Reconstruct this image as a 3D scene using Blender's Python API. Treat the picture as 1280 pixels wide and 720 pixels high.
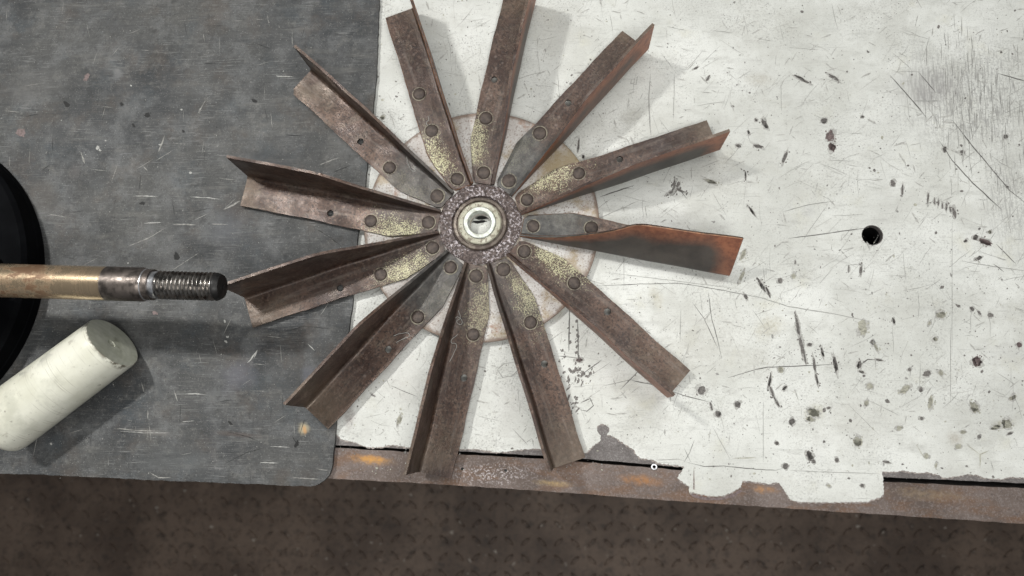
import bpy, bmesh, math, random
import numpy as np
from mathutils import Vector, Matrix

for o in list(bpy.data.objects):
    bpy.data.objects.remove(o)
S = bpy.context.scene
COL = S.collection
random.seed(7)
rng = np.random.default_rng(7)
PI = math.pi

# ------------------------------------------------------------------ camera
ax, by = 0.17476, 0.07669
CAM_LOC = Vector((0.08762, -0.18942, 0.73221))
CAM_R = Matrix.Rotation(ax, 3, 'X') @ Matrix.Rotation(by, 3, 'Y')
FPX = 980.0
cd = bpy.data.cameras.new('camera')
cam = bpy.data.objects.new('camera', cd)
COL.objects.link(cam)
cam.matrix_world = Matrix.Translation(CAM_LOC) @ CAM_R.to_4x4()
cd.sensor_width = 36.0
cd.lens = FPX / 1280 * 36.0
cd.clip_start = 0.02
cd.clip_end = 50
cd.dof.use_dof = True
cd.dof.focus_distance = 0.735
cd.dof.aperture_fstop = 5.0
S.camera = cam

# ------------------------------------------------------------------ light
W = bpy.data.worlds.new('World')
S.world = W
W.use_nodes = True
W.node_tree.nodes['Background'].inputs[0].default_value = (0.95, 0.98, 1.0, 1)
W.node_tree.nodes['Background'].inputs[1].default_value = 0.15


def lamp(name, loc, target, size, sy, power, color):
    ld = bpy.data.lights.new(name, 'AREA')
    ld.shape = 'RECTANGLE'
    ld.size, ld.size_y = size, sy
    ld.energy = power
    ld.color = color
    lo = bpy.data.objects.new(name, ld)
    COL.objects.link(lo)
    lo.location = loc
    lo.rotation_euler = (Vector(target) - Vector(loc)).to_track_quat('-Z', 'Y').to_euler()
    return lo


key = lamp('work_lamp', (-0.96, 0.60, 1.90), (-0.40, -0.08, 0), 0.18, 0.10, 3.3, (1.0, 0.99, 0.955))
key.data.spread = math.radians(58)
lamp('ceiling_lamp', (0.42, 0.40, 1.60), (0.25, 0.0, 0), 1.0, 0.7, 11.6, (1.0, 0.995, 0.965))
lamp('ceiling_lamp', (0.20, -0.95, 1.9), (-0.05, 0.0, 0), 0.9, 0.5, 19, (1.0, 0.99, 0.96))

S.view_settings.view_transform = 'Standard'
S.view_settings.look = 'None'
S.view_settings.gamma = 1
S.view_settings.exposure = 0.0
S.view_settings.use_curve_mapping = False
S.render.engine = 'CYCLES'


# ------------------------------------------------------------------ helpers
def at(px, py, z=0.0):
    """point on the horizontal plane at height z seen at photo pixel (1280 x 720)"""
    d = CAM_R @ Vector(((px - 640) / FPX, -(py - 360) / FPX, -1))
    t = (z - CAM_LOC.z) / d.z
    return CAM_LOC + d * t


def link(o, parent=None):
    COL.objects.link(o)
    if parent is not None:
        o.parent = parent
    return o


def thing(name, label, cat, loc=(0, 0, 0), rz=0, group=None):
    o = bpy.data.objects.new(name, None)
    o.empty_display_size = 0.02
    link(o)
    o.location = loc
    o.rotation_euler = (0, 0, rz)
    tag(o, label, cat, group)
    return o


def tag(o, label=None, cat=None, group=None, kind=None):
    if label: o['label'] = label
    if cat: o['category'] = cat
    if group: o['group'] = group
    if kind: o['kind'] = kind
    return o


def obj(name, bm, mats, parent=None, smooth=None, recalc=True):
    if recalc:
        bmesh.ops.recalc_face_normals(bm, faces=bm.faces)
    me = bpy.data.meshes.new(name)
    bm.to_mesh(me)
    bm.free()
    for m in (mats if isinstance(mats, (list, tuple)) else [mats]):
        me.materials.append(m)
    if smooth is not None:
        me.shade_smooth()
        me.set_sharp_from_angle(angle=math.radians(smooth))
    o = bpy.data.objects.new(name, me)
    return link(o, parent)


def lathe_bm(profile, n=64, closed=True):
    """profile: list of (r, z); revolve about z"""
    bm = bmesh.new()
    rings = []
    for r, z in profile:
        if r < 1e-7:
            rings.append([bm.verts.new((0, 0, z))])
        else:
            rings.append([bm.verts.new((r * math.cos(2 * PI * k / n), r * math.sin(2 * PI * k / n), z)) for k in range(n)])
    m = len(rings)
    for i in range(m if closed else m - 1):
        a, b = rings[i], rings[(i + 1) % m]
        for k in range(n):
            k2 = (k + 1) % n
            if len(a) == 1 and len(b) == 1: continue
            if len(a) == 1: bm.faces.new((a[0], b[k], b[k2]))
            elif len(b) == 1: bm.faces.new((a[k], b[0], a[k2]))
            else: bm.faces.new((a[k], b[k], b[k2], a[k2]))
    return bm


def slab_bm(outline, z0, z1, holes=()):
    """prism of an outline (list of (x, y)) with holes from z0 to z1"""
    bm = bmesh.new()
    loops = []
    edges = []
    for L in [outline] + list(holes):
        vs = [bm.verts.new((x, y, z1)) for x, y in L]
        es = [bm.edges.new((vs[i], vs[(i + 1) % len(vs)])) for i in range(len(vs))]
        loops.append(vs)
        edges += es
    r = bmesh.ops.triangle_fill(bm, use_beauty=True, edges=edges)
    top = [g for g in r['geom'] if isinstance(g, bmesh.types.BMFace)]
    for f in top:
        f.normal_update()
        if f.normal.z < 0: f.normal_flip()
    low = {}
    for L in loops:
        for v in L: low[v] = bm.verts.new((v.co.x, v.co.y, z0))
    for f in top:
        bm.faces.new([low[v] for v in reversed(f.verts)])
    for L in loops:
        for i in range(len(L)):
            a, b = L[i], L[(i + 1) % len(L)]
            bm.faces.new((a, b, low[b], low[a]))
    return bm


def rough_edge(pts, step, amp, closed=False, seed=1):
    """subdivide a polyline of (x, y) and jitter it"""
    r = random.Random(seed)
    out = []
    n = len(pts)
    for i in range(n if closed else n - 1):
        a, b = Vector(pts[i][:2]), Vector(pts[(i + 1) % n][:2])
        k = max(1, int((b - a).length / step))
        nrm = Vector((-(b - a).y, (b - a).x))
        if nrm.length > 0: nrm.normalize()
        for j in range(k):
            p = a.lerp(b, j / k) + nrm * r.uniform(-amp, amp) * (1 if j else 0.3)
            out.append((p.x, p.y))
    if not closed: out.append(tuple(pts[-1][:2]))
    return out


# ------------------------------------------------------------------ node helpers
class NT:
    def __init__(self, name):
        self.m = bpy.data.materials.new(name)
        self.m.use_nodes = True
        self.t = self.m.node_tree
        self.b = self.t.nodes['Principled BSDF']
        self._c = None

    def n(self, typ, **kw):
        nd = self.t.nodes.new(typ)
        for k, v in kw.items(): setattr(nd, k, v)
        return nd

    def set(self, sock, v):
        if hasattr(v, 'is_linked') or isinstance(v, bpy.types.NodeSocket):
            self.t.links.new(v, sock)
        elif isinstance(v, (tuple, list)) and len(v) == 3 and sock.type == 'RGBA':
            sock.default_value = (*v, 1)
        else:
            sock.default_value = v

    def coord(self):
        if self._c is None:
            self._c = self.n('ShaderNodeTexCoord').outputs['Object']
        return self._c

    def mapping(self, scale=(1, 1, 1), rot=(0, 0, 0), loc=(0, 0, 0), src=None):
        mp = self.n('ShaderNodeMapping')
        self.set(mp.inputs['Vector'], src or self.coord())
        mp.inputs['Scale'].default_value = scale
        mp.inputs['Rotation'].default_value = rot
        mp.inputs['Location'].default_value = loc
        return mp.outputs[0]

    def noise(self, scale, detail=4, rough=0.55, vec=None, dist=0.0):
        nd = self.n('ShaderNodeTexNoise')
        self.set(nd.inputs['Vector'], vec or self.coord())
        nd.inputs['Scale'].default_value = scale
        nd.inputs['Detail'].default_value = detail
        nd.inputs['Roughness'].default_value = rough
        nd.inputs['Distortion'].default_value = dist
        return nd.outputs['Fac']

    def voro(self, scale, vec=None, feature='F1', out='Distance', rnd=1.0):
        nd = self.n('ShaderNodeTexVoronoi', feature=feature)
        self.set(nd.inputs['Vector'], vec or self.coord())
        nd.inputs['Scale'].default_value = scale
        nd.inputs['Randomness'].default_value = rnd
        return nd.outputs[out]

    def ramp(self, v, a, b, lo=0.0, hi=1.0):
        mr = self.n('ShaderNodeMapRange')
        mr.interpolation_type = 'SMOOTHSTEP'
        self.set(mr.inputs[0], v)
        for i, q in zip((1, 2, 3, 4), (a, b, lo, hi)): mr.inputs[i].default_value = q
        return mr.outputs[0]

    def math(self, op, a, b=0.0, c=None):
        nd = self.n('ShaderNodeMath', operation=op)
        self.set(nd.inputs[0], a)
        self.set(nd.inputs[1], b)
        if c is not None: self.set(nd.inputs[2], c)
        return nd.outputs[0]

    def mul(self, a, b): return self.math('MULTIPLY', a, b)

    def mix(self, fac, a, b, mode='MIX'):
        nd = self.n('ShaderNodeMix', data_type='RGBA', blend_type=mode)
        self.set(nd.inputs[0], fac)
        self.set(nd.inputs[6], a)
        self.set(nd.inputs[7], b)
        return nd.outputs[2]

    def xyz(self, src=None):
        nd = self.n('ShaderNodeSeparateXYZ')
        self.set(nd.inputs[0], src or self.coord())
        return nd.outputs

    def blob(self, centre, rx, ry, ang=0.0, warp=0.35, wscale=60.0, soft=0.6):
        """soft irregular patch of wear or painted shade round a place on the surface (1 inside, 0 outside)"""
        cx, cy = centre[0], centre[1]
        sub = self.n('ShaderNodeVectorMath', operation='SUBTRACT')
        self.set(sub.inputs[0], self.coord())
        sub.inputs[1].default_value = (cx, cy, 0)
        mp = self.mapping(src=sub.outputs[0], rot=(0, 0, -ang))
        x, y, z = self.xyz(mp)
        d = self.math('SQRT', self.math('ADD', self.math('POWER', self.math('DIVIDE', x, rx), 2.0),
                                       self.math('POWER', self.math('DIVIDE', y, ry), 2.0)))
        d = self.math('ADD', d, self.math('MULTIPLY_ADD', self.noise(wscale, 5, 0.6), 2 * warp, -warp))
        return self.ramp(d, 1.0, 1.0 - soft)

    def bump(self, h, strength=0.3, dist=0.0005, prev=None):
        nd = self.n('ShaderNodeBump')
        nd.inputs['Strength'].default_value = strength
        nd.inputs['Distance'].default_value = dist
        self.set(nd.inputs['Height'], h)
        if prev is not None: self.set(nd.inputs['Normal'], prev)
        return nd.outputs[0]

    def out(self, col=None, rough=None, metal=None, nrm=None, spec=None):
        if col is not None: self.set(self.b.inputs['Base Color'], col)
        if rough is not None: self.set(self.b.inputs['Roughness'], rough)
        if metal is not None: self.set(self.b.inputs['Metallic'], metal)
        if nrm is not None: self.set(self.b.inputs['Normal'], nrm)
        if spec is not None: self.b.inputs['Specular IOR Level'].default_value = spec
        return self.m


def P(px, py, z=0.0):
    v = at(px, py, z)
    return (v.x, v.y)


# ------------------------------------------------------------------ materials
def m_paint():
    t = NT('worn_cream_paint')
    big = t.noise(9, 5, 0.6)
    c = t.mix(t.ramp(big, 0.35, 0.7), (0.675, 0.685, 0.645), (0.80, 0.81, 0.775))
    yel = t.ramp(t.noise(22, 5, 0.65, t.mapping(loc=(3, 1, 0))), 0.56, 0.76)
    c = t.mix(t.mul(yel, 0.45), c, (0.60, 0.58, 0.44))
    cl = t.noise(5, 6, 0.65, t.mapping(loc=(2, 8, 0)))
    c = t.mix(t.mul(t.ramp(cl, 0.45, 0.68), 0.5), c, (0.47, 0.475, 0.44))
    c2 = t.noise(17, 6, 0.7, t.mapping(loc=(6, 1, 0)))
    c = t.mix(t.mul(t.ramp(c2, 0.44, 0.64), 0.45), c, (0.50, 0.50, 0.455))
    c3 = t.noise(1.0, 5, 0.7, t.mapping(scale=(26, 90, 1), rot=(0, 0, 0.7)))
    c = t.mix(t.mul(t.ramp(c3, 0.52, 0.70), 0.40), c, (0.44, 0.44, 0.41))
    # grey grime, granular, stronger on the left where parts are handled
    x, y, z = t.xyz()
    left = t.ramp(x, 0.14, -0.06)
    g1 = t.noise(520, 3, 0.7)
    gmask = t.mul(t.ramp(g1, 0.50, 0.68), t.ramp(t.noise(16, 4, 0.6, t.mapping(loc=(7, 2, 0))), 0.40, 0.62))
    gm = t.mul(gmask, t.math('MULTIPLY_ADD', left, 0.50, 0.42))
    c = t.mix(gm, c, (0.20, 0.19, 0.18))
    c = t.mix(t.mul(left, 0.22), c, (0.50, 0.505, 0.49))
    # fine scratches in several directions
    for ang, sx, amt, th in ((0.5, 30, 0.28, 0.64), (1.9, 26, 0.25, 0.65), (-0.35, 35, 0.22, 0.66), (1.5, 22, 0.2, 0.65)):
        s = t.noise(1.0, 3, 0.6, t.mapping(scale=(sx, 1100, 1), rot=(0, 0, ang)))
        w = t.ramp(t.noise(13, 3, 0.6, t.mapping(loc=(ang * 5, 4, 0))), 0.42, 0.62)
        c = t.mix(t.mul(t.mul(t.ramp(s, th, th + 0.06), w), amt * 2.4), c, (0.27, 0.27, 0.255))
    # scuffed grey area at the upper right, brushed up and down
    sc = t.blob(P(1215, 120), 0.085, 0.085, 0, 0.5, 25, 0.9)
    sc2 = t.blob(P(1262, 250), 0.035, 0.085, 0.1, 0.5, 30, 0.9)
    sc3 = t.blob(P(1160, 110), 0.045, 0.028, 0, 0.45, 35, 0.8)
    st = t.noise(1.0, 5, 0.7, t.mapping(scale=(620, 60, 1), rot=(0, 0, 0.05)))
    sg = t.noise(420, 3, 0.7)
    stm = t.math('MAXIMUM', t.ramp(st, 0.47, 0.62), t.mul(t.ramp(sg, 0.5, 0.62), 0.75))
    c = t.mix(t.mul(t.math('MAXIMUM', t.mul(sc, 0.8), t.mul(sc2, 0.55)), stm), c, (0.26, 0.255, 0.25))
    c = t.mix(t.mul(sc3, t.ramp(st, 0.35, 0.6, 0.3, 0.8)), c, (0.30, 0.29, 0.285))
    # soft smudges and oily patches, plus a painted blade shadow
    for (px, py, rx, ry, a, col, k) in (
            (880, 430, 90, 60, 0.3, (0.52, 0.51, 0.46), 0.55), (1060, 520, 120, 50, 0.1, (0.58, 0.575, 0.53), 0.5), (850, 290, 70, 60, 0.2, (0.56, 0.56, 0.53), 0.4), (790, 145, 30, 16, 0.5, (0.36, 0.35, 0.30), 0.55), (950, 100, 28, 14, 0, (0.40, 0.37, 0.30), 0.5),
            (905, 200, 30, 22, 0, (0.45, 0.43, 0.36), 0.45), (960, 410, 28, 20, 0.3, (0.50, 0.46, 0.34), 0.6),
            (1018, 515, 18, 12, 0, (0.40, 0.38, 0.26), 0.7), (820, 370, 12, 22, 0.3, (0.52, 0.48, 0.36), 0.6),
            (945, 455, 30, 30, 0, (0.46, 0.45, 0.40), 0.5), (1195, 548, 14, 12, 0, (0.40, 0.35, 0.28), 0.6),
            (1255, 530, 18, 8, 0.2, (0.38, 0.36, 0.26), 0.6), (780, 480, 30, 22, 0, (0.52, 0.51, 0.46), 0.5),
            (690, 130, 22, 40, 0.1, (0.50, 0.50, 0.47), 0.5), (720, 205, 26, 20, 0, (0.45, 0.41, 0.30), 0.5),  # first entry: soft shadow between two upper blades, painted into the colour
            (1010, 264, 12, 10, 0, (0.40, 0.40, 0.40), 0.4), (1255, 445, 45, 22, -0.3, (0.55, 0.55, 0.53), 0.5),
            (1110, 260, 40, 30, 0.6, (0.60, 0.60, 0.58), 0.35), (500, 470, 40, 60, 0, (0.50, 0.48, 0.46), 0.4),
            (437, 520, 10, 28, 0, (0.24, 0.20, 0.19), 0.75), (640, 500, 30, 45, 0, (0.52, 0.50, 0.48), 0.4)):
        k2 = t.blob(P(px, py), rx * 0.00076, ry * 0.00076, a, 0.55, 70, 0.95)
        gr = t.ramp(t.noise(380, 3, 0.7), 0.38, 0.62, 0.45, 1.0)
        c = t.mix(t.mul(t.mul(k2, gr), k), c, col)
    sp = t.voro(260)
    c = t.mix(t.mul(t.ramp(sp, 0.16, 0.06), t.ramp(t.noise(30, 2), 0.5, 0.62)), c, (0.16, 0.15, 0.14))
    c = t.mix(t.mul(t.ramp(t.noise(1100, 2, 0.5), 0.52, 0.68), 0.26), c, (0.3, 0.3, 0.285))
    c = t.mix(t.mul(t.ramp(t.noise(190, 5, 0.75), 0.54, 0.68), 0.40), c, (0.40, 0.395, 0.36))
    crk = t.voro(55, t.mapping(src=None), 'DISTANCE_TO_EDGE')
    c = t.mix(t.mul(t.mul(t.ramp(crk, 0.012, 0.0), t.ramp(t.noise(14, 3), 0.52, 0.64)), 0.35), c, (0.25, 0.25, 0.23))
    h = t.math('ADD', t.noise(240, 5, 0.65), t.mul(t.noise(40, 3), 1.5))
    return t.out(c, t.ramp(t.noise(60, 4), 0.3, 0.7, 0.42, 0.62), 0.0, t.bump(h, 0.25, 0.0005))


def m_bare(name='bare_grey_steel', base=(0.155, 0.14, 0.135), lt=(0.27, 0.25, 0.245)):
    t = NT(name)
    c = t.mix(t.ramp(t.noise(700, 3, 0.7), 0.42, 0.66), base, lt)
    c = t.mix(t.mul(t.ramp(t.noise(60, 4), 0.45, 0.65), 0.5), c, (0.10, 0.088, 0.083))
    return t.out(c, 0.75, 0.1, t.bump(t.noise(500, 4), 0.4, 0.0004))


def m_strip():
    t = NT('rusted_steel_edge')
    c = t.mix(t.ramp(t.noise(12, 5, 0.6), 0.35, 0.65), (0.100, 0.073, 0.060), (0.180, 0.142, 0.126))
    c = t.mix(t.mul(t.ramp(t.noise(26, 5, 0.65, t.mapping(scale=(0.6, 1.6, 1), loc=(2, 5, 0))), 0.46, 0.62), 0.6), c, (0.165, 0.085, 0.042))
    gran = t.ramp(t.noise(620, 2, 0.7), 0.5, 0.64)
    pale = t.blob(P(618, 592), 0.050, 0.012, 0.05, 0.5, 40, 0.8)
    c = t.mix(t.mul(gran, t.math('MULTIPLY_ADD', pale, 0.75, 0.16)), c, (0.52, 0.48, 0.48))
    c = t.mix(t.mul(t.ramp(t.noise(480, 3, 0.7, t.mapping(loc=(1, 1, 0))), 0.54, 0.68), 0.55), c, (0.075, 0.058, 0.055))
    for (px, py, rx, ry, col, k) in ((462, 573, 30, 7, (0.50, 0.24, 0.055), 0.8), (578, 577, 40, 8, (0.62, 0.32, 0.06), 0.0),
                                     (466, 576, 34, 8, (0.46, 0.25, 0.08), 0.6), (582, 577, 20, 6, (0.6, 0.3, 0.05), 0.0),
                                     (575, 576, 1, 1, (0.5, 0.3, 0.1), 0.0), (800, 600, 34, 9, (0.36, 0.17, 0.06), 0.75),
                                     (690, 604, 30, 5, (0.42, 0.30, 0.14), 0.7), (955, 612, 22, 6, (0.42, 0.22, 0.09), 0.8),
                                     (1160, 618, 60, 10, (0.27, 0.20, 0.13), 0.6), (880, 619, 14, 3, (0.35, 0.15, 0.08), 0.8)):
        if k > 0:
            b = t.blob(P(px, py), rx * 0.00076, ry * 0.00076, -0.06, 0.6, 80, 0.9)
            c = t.mix(t.mul(t.mul(b, k), t.ramp(t.noise(260, 5, 0.75), 0.36, 0.58, 0.25, 1.0)), c, col)
    hot = t.blob(P(466, 574), 20 * 0.00076, 5 * 0.00076, -0.05, 0.5, 110, 0.8)
    c = t.mix(t.mul(t.mul(hot, 0.75), t.ramp(t.noise(200, 5, 0.75, t.mapping(scale=(0.5, 1.3, 1))), 0.38, 0.58, 0.1, 1.0)), c, (0.56, 0.29, 0.07))
    return t.out(c, 0.62, 0.25, t.bump(t.noise(420, 4), 0.4, 0.0004))


def m_mat():
    t = NT('grey_rubber_mat')
    c = t.mix(t.ramp(t.noise(7, 6, 0.6), 0.3, 0.7), (0.044, 0.048, 0.052), (0.105, 0.105, 0.100))
    c = t.mix(t.mul(t.ramp(t.noise(34, 6, 0.7), 0.44, 0.66), 0.55), c, (0.190, 0.194, 0.194))
    c = t.mix(t.mul(t.ramp(t.noise(20, 6, 0.7, t.mapping(loc=(4, 7, 0))), 0.5, 0.68), 0.5), c, (0.105, 0.083, 0.066))
    c = t.mix(t.mul(t.ramp(t.noise(15, 5, 0.7, t.mapping(loc=(9, 3, 0))), 0.52, 0.7), 0.5), c, (0.070, 0.088, 0.100))
    for ang, sx, sy, amt in ((0.06, 12, 420, 0.2), (1.62, 15, 500, 0.22), (0.9, 12, 600, 0.12)):
        s = t.noise(1.0, 4, 0.65, t.mapping(scale=(sx, sy, 1), rot=(0, 0, ang)))
        w = t.ramp(t.noise(11, 3, 0.6, t.mapping(loc=(ang * 3 + 1, 2, 0))), 0.4, 0.65)
        c = t.mix(t.mul(t.mul(t.ramp(s, 0.54, 0.72), w), amt), c, (0.26, 0.26, 0.25))
        c = t.mix(t.mul(t.mul(t.ramp(s, 0.42, 0.28), w), amt), c, (0.045, 0.045, 0.045))
    c = t.mix(t.mul(t.ramp(t.noise(110, 6, 0.75), 0.52, 0.66), 0.55), c, (0.045, 0.046, 0.046))
    c = t.mix(t.mul(t.ramp(t.noise(85, 6, 0.75, t.mapping(loc=(3, 3, 1))), 0.52, 0.68), 0.45), c, (0.21, 0.205, 0.19))
    c = t.mix(t.mul(t.ramp(t.noise(420, 3, 0.7), 0.53, 0.68), 0.5), c, (0.035, 0.035, 0.033))
    c = t.mix(t.mul(t.ramp(t.noise(900, 2, 0.6), 0.6, 0.74), 0.5), c, (0.42, 0.42, 0.40))
    # scuffs with a place of their own
    for (px, py, rx, ry, a, col, k) in (
            (98, 215, 14, 16, 0, (0.26, 0.24, 0.23), 0.4), (150, 95, 10, 12, 0.2, (0.38, 0.38, 0.38), 0.5),
            (300, 470, 30, 30, 0, (0.26, 0.26, 0.30), 0.5), (432, 462, 10, 40, 0.2, (0.25, 0.25, 0.30), 0.0),
            (60, 250, 30, 45, 0.4, (0.20, 0.18, 0.16), 0.4), (30, 166, 9, 6, 0, (0.34, 0.29, 0.24), 0.7),
            (225, 575, 70, 25, 0, (0.19, 0.20, 0.20), 0.5), (390, 475, 14, 28, 0, (0.27, 0.28, 0.33), 0.6),
            (290, 285, 40, 40, 0, (0.20, 0.21, 0.23), 0.5), (190, 540, 45, 5, -0.1, (0.30, 0.28, 0.26), 0.5),
            (300, 543, 50, 5, -0.08, (0.16, 0.12, 0.10), 0.6), (340, 210, 60, 30, 0.3, (0.19, 0.20, 0.21), 0.4),
            (40, 110, 70, 30, 0.2, (0.20, 0.195, 0.185), 0.5)):
        if k > 0:
            b = t.blob(P(px, py), rx * 0.00076, ry * 0.00076, a, 0.6, 60, 0.95)
            c = t.mix(t.mul(b, k), c, tuple(q * 0.72 for q in col))
    s2 = t.noise(1.0, 5, 0.7, t.mapping(scale=(9, 70, 1), rot=(0, 0, 0.08), loc=(1, 1, 0)))
    c = t.mix(t.mul(t.ramp(s2, 0.54, 0.72), 0.5), c, (0.185, 0.18, 0.165))
    c = t.mix(t.mul(t.ramp(s2, 0.44, 0.30), 0.5), c, (0.04, 0.042, 0.045))
    for ang, sx, sy, th, col, k in ((0.02, 40, 900, 0.58, (0.30, 0.30, 0.29), 0.55), (1.6, 45, 900, 0.60, (0.28, 0.28, 0.28), 0.45), (0.7, 30, 800, 0.61, (0.26, 0.26, 0.25), 0.45), (-0.5, 35, 900, 0.60, (0.035, 0.035, 0.035), 0.55)):
        s3 = t.noise(1.0, 3, 0.6, t.mapping(scale=(sx, sy, 1), rot=(0, 0, ang), loc=(ang, 3, 0)))
        w3 = t.ramp(t.noise(18, 4, 0.65, t.mapping(loc=(ang * 7, 1, 2))), 0.45, 0.62)
        c = t.mix(t.mul(t.mul(t.ramp(s3, th, th + 0.07), w3), k), c, col)
    c = t.mix(1.0, c, (0.73, 0.73, 0.74), 'MULTIPLY')
    b = t.blob(P(382, 535), 0.0075, 0.008, 0.2, 0.6, 110, 0.8)
    c = t.mix(t.mul(b, 0.75), c, (0.46, 0.40, 0.27))
    b = t.blob(P(383, 537), 0.003, 0.0055, 0.2, 0.5, 150, 0.8)
    c = t.mix(t.mul(b, 0.75), c, (0.52, 0.28, 0.11))
    h = t.math('ADD', t.noise(160, 5, 0.65), t.mul(t.noise(600, 3, 0.6), 0.6))
    return t.out(c, t.ramp(t.noise(25, 4), 0.3, 0.7, 0.55, 0.75), 0.0, t.bump(h, 0.35, 0.0007), 0.4)


def m_blade(side):
    """side False: riveted flange and inner faces; True: red-primed outer face of the upright flange"""
    t = NT('red_oxide_on_steel' if side else 'rusty_brown_steel')
    info = t.n('ShaderNodeObjectInfo')
    sep = t.n('ShaderNodeSeparateColor')
    t.set(sep.inputs[0], info.outputs['Color'])
    spray, red, dark = sep.outputs
    off = t.n('ShaderNodeCombineXYZ')
    t.set(off.inputs[2], t.mul(info.outputs['Random'], 37.0))
    add = t.n('ShaderNodeVectorMath', operation='ADD')
    t.set(add.inputs[0], t.coord())
    t.set(add.inputs[1], off.outputs[0])
    v = add.outputs[0]
    x, y, z = t.xyz()
    if side:
        c = t.mix(t.ramp(t.noise(30, 5, 0.6, v), 0.35, 0.65), (0.040, 0.040, 0.038), (0.085, 0.078, 0.070))
        mr = t.n('ShaderNodeMapRange')
        t.set(mr.inputs[0], x)
        for i, q in zip((1, 2, 3, 4), (0.04, 0.145, 0.0045, 0.049)): mr.inputs[i].default_value = q
        zr = t.math('DIVIDE', z, mr.outputs[0])
        red_b = t.math('MULTIPLY_ADD', red, 1.5, -0.75)
        edge = t.math('ADD', t.mul(t.ramp(x, 0.208, 0.234), 0.9), t.math('ADD', t.ramp(zr, 0.42, 0.95), t.math('ADD', red_b, t.math('MULTIPLY_ADD', t.noise(22, 5, 0.65, v), 1.1, -0.72))))
        edge = t.math('MAXIMUM', t.math('MINIMUM', edge, 1.0), 0.0)
        k = t.mul(t.math('MULTIPLY_ADD', edge, 0.90, 0.03), t.math('MINIMUM', t.mul(red, 1.9), 1.0))
        c = t.mix(k, c, t.mix(t.ramp(t.noise(160, 4, 0.7, v), 0.4, 0.65), (0.42, 0.165, 0.088), (0.26, 0.09, 0.052)))
        h = t.noise(300, 5, 0.6, v)
        return t.out(c, 0.5, 0.1, t.bump(h, 0.2, 0.0003))
    c = t.mix(t.ramp(t.noise(26, 6, 0.65, v), 0.35, 0.66), (0.038, 0.019, 0.0135), (0.110, 0.065, 0.046))
    c = t.mix(t.mul(t.ramp(t.noise(55, 5, 0.65, v), 0.5, 0.66), 0.5), c, (0.155, 0.125, 0.095))
    c = t.mix(t.mul(t.ramp(t.noise(240, 4, 0.7, v), 0.50, 0.66), 0.55), c, (0.19, 0.132, 0.102))
    c = t.mix(t.mul(t.ramp(t.noise(420, 4, 0.7, v), 0.49, 0.62), 0.85), c, (0.020, 0.013, 0.011))
    sp = t.math('MULTIPLY', t.ramp(t.voro(150, v), 0.30, 0.12), t.ramp(t.noise(40, 3, 0.6, v), 0.48, 0.62))
    c = t.mix(t.mul(sp, 0.40), c, (0.25, 0.20, 0.175))
    big = t.noise(9, 4, 0.6, v)
    c = t.mix(t.mul(t.ramp(big, 0.42, 0.62), 0.45), c, (0.040, 0.027, 0.024))
    c = t.mix(t.mul(t.ramp(x, 0.17, 0.245), t.mul(t.ramp(t.noise(17, 4, 0.6, v), 0.40, 0.62), 0.55)), c, (0.175, 0.135, 0.098))
    streak = t.noise(1.0, 5, 0.65, t.mapping(scale=(14, 190, 60), src=v))
    c = t.mix(t.mul(t.ramp(streak, 0.5, 0.7), 0.35), c, (0.18, 0.15, 0.13))
    # darker bluish steel near the hub on some blades
    hubm = t.ramp(t.math('ADD', x, t.math('MULTIPLY_ADD', t.noise(45, 4, 0.6, v), 0.05, -0.025)), 0.118, 0.088)
    c = t.mix(t.mul(t.mul(hubm, dark), 0.85), c, t.mix(t.ramp(t.noise(150, 6, 0.75, v), 0.36, 0.66), (0.040, 0.042, 0.042), (0.105, 0.105, 0.098)))
    # greenish cream overspray grains between the rivets
    zone = t.mul(t.ramp(t.math('ADD', x, t.math('MULTIPLY_ADD', t.noise(40, 4, 0.6, v), 0.06, -0.03)), 0.145, 0.075), t.ramp(x, 0.040, 0.066))
    zone = t.mul(zone, t.ramp(t.math('ADD', y, t.math('MULTIPLY_ADD', t.noise(60, 4, 0.6, v), 0.03, -0.015)), -0.008, 0.020))
    den = t.math('ADD', t.mul(t.noise(820, 2, 0.8, v), 0.85), t.mul(t.noise(130, 4, 0.7, v), 0.30))
    gr = t.ramp(t.math('ADD', den, t.math('MULTIPLY_ADD', zone, 0.22, -0.20)), 0.550, 0.625)
    c = t.mix(t.mul(t.mul(t.ramp(zone, 0.0, 0.25), gr), t.mul(spray, 0.9)), c, t.mix(t.noise(90, 3, 0.6, v), (0.38, 0.36, 0.205), (0.57, 0.555, 0.375)))
    h = t.math('ADD', t.noise(420, 5, 0.7, v), t.mul(t.noise(70, 4, 0.6, v), 1.2))
    return t.out(c, t.ramp(t.noise(50, 4, 0.6, v), 0.3, 0.7, 0.30, 0.54), 0.3, t.bump(h, 0.5, 0.0005))


def m_simple_rust(name, a, b, scale=300, rough=0.6, metal=0.2):
    t = NT(name)
    c = t.mix(t.ramp(t.noise(scale, 4, 0.7), 0.4, 0.64), a, b)
    c = t.mix(t.mul(t.ramp(t.noise(scale * 0.25, 4), 0.45, 0.65), 0.5), c, tuple(q * 0.6 for q in a))
    return t.out(c, rough, metal, t.bump(t.noise(scale * 1.5, 4), 0.4, 0.0004))


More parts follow.
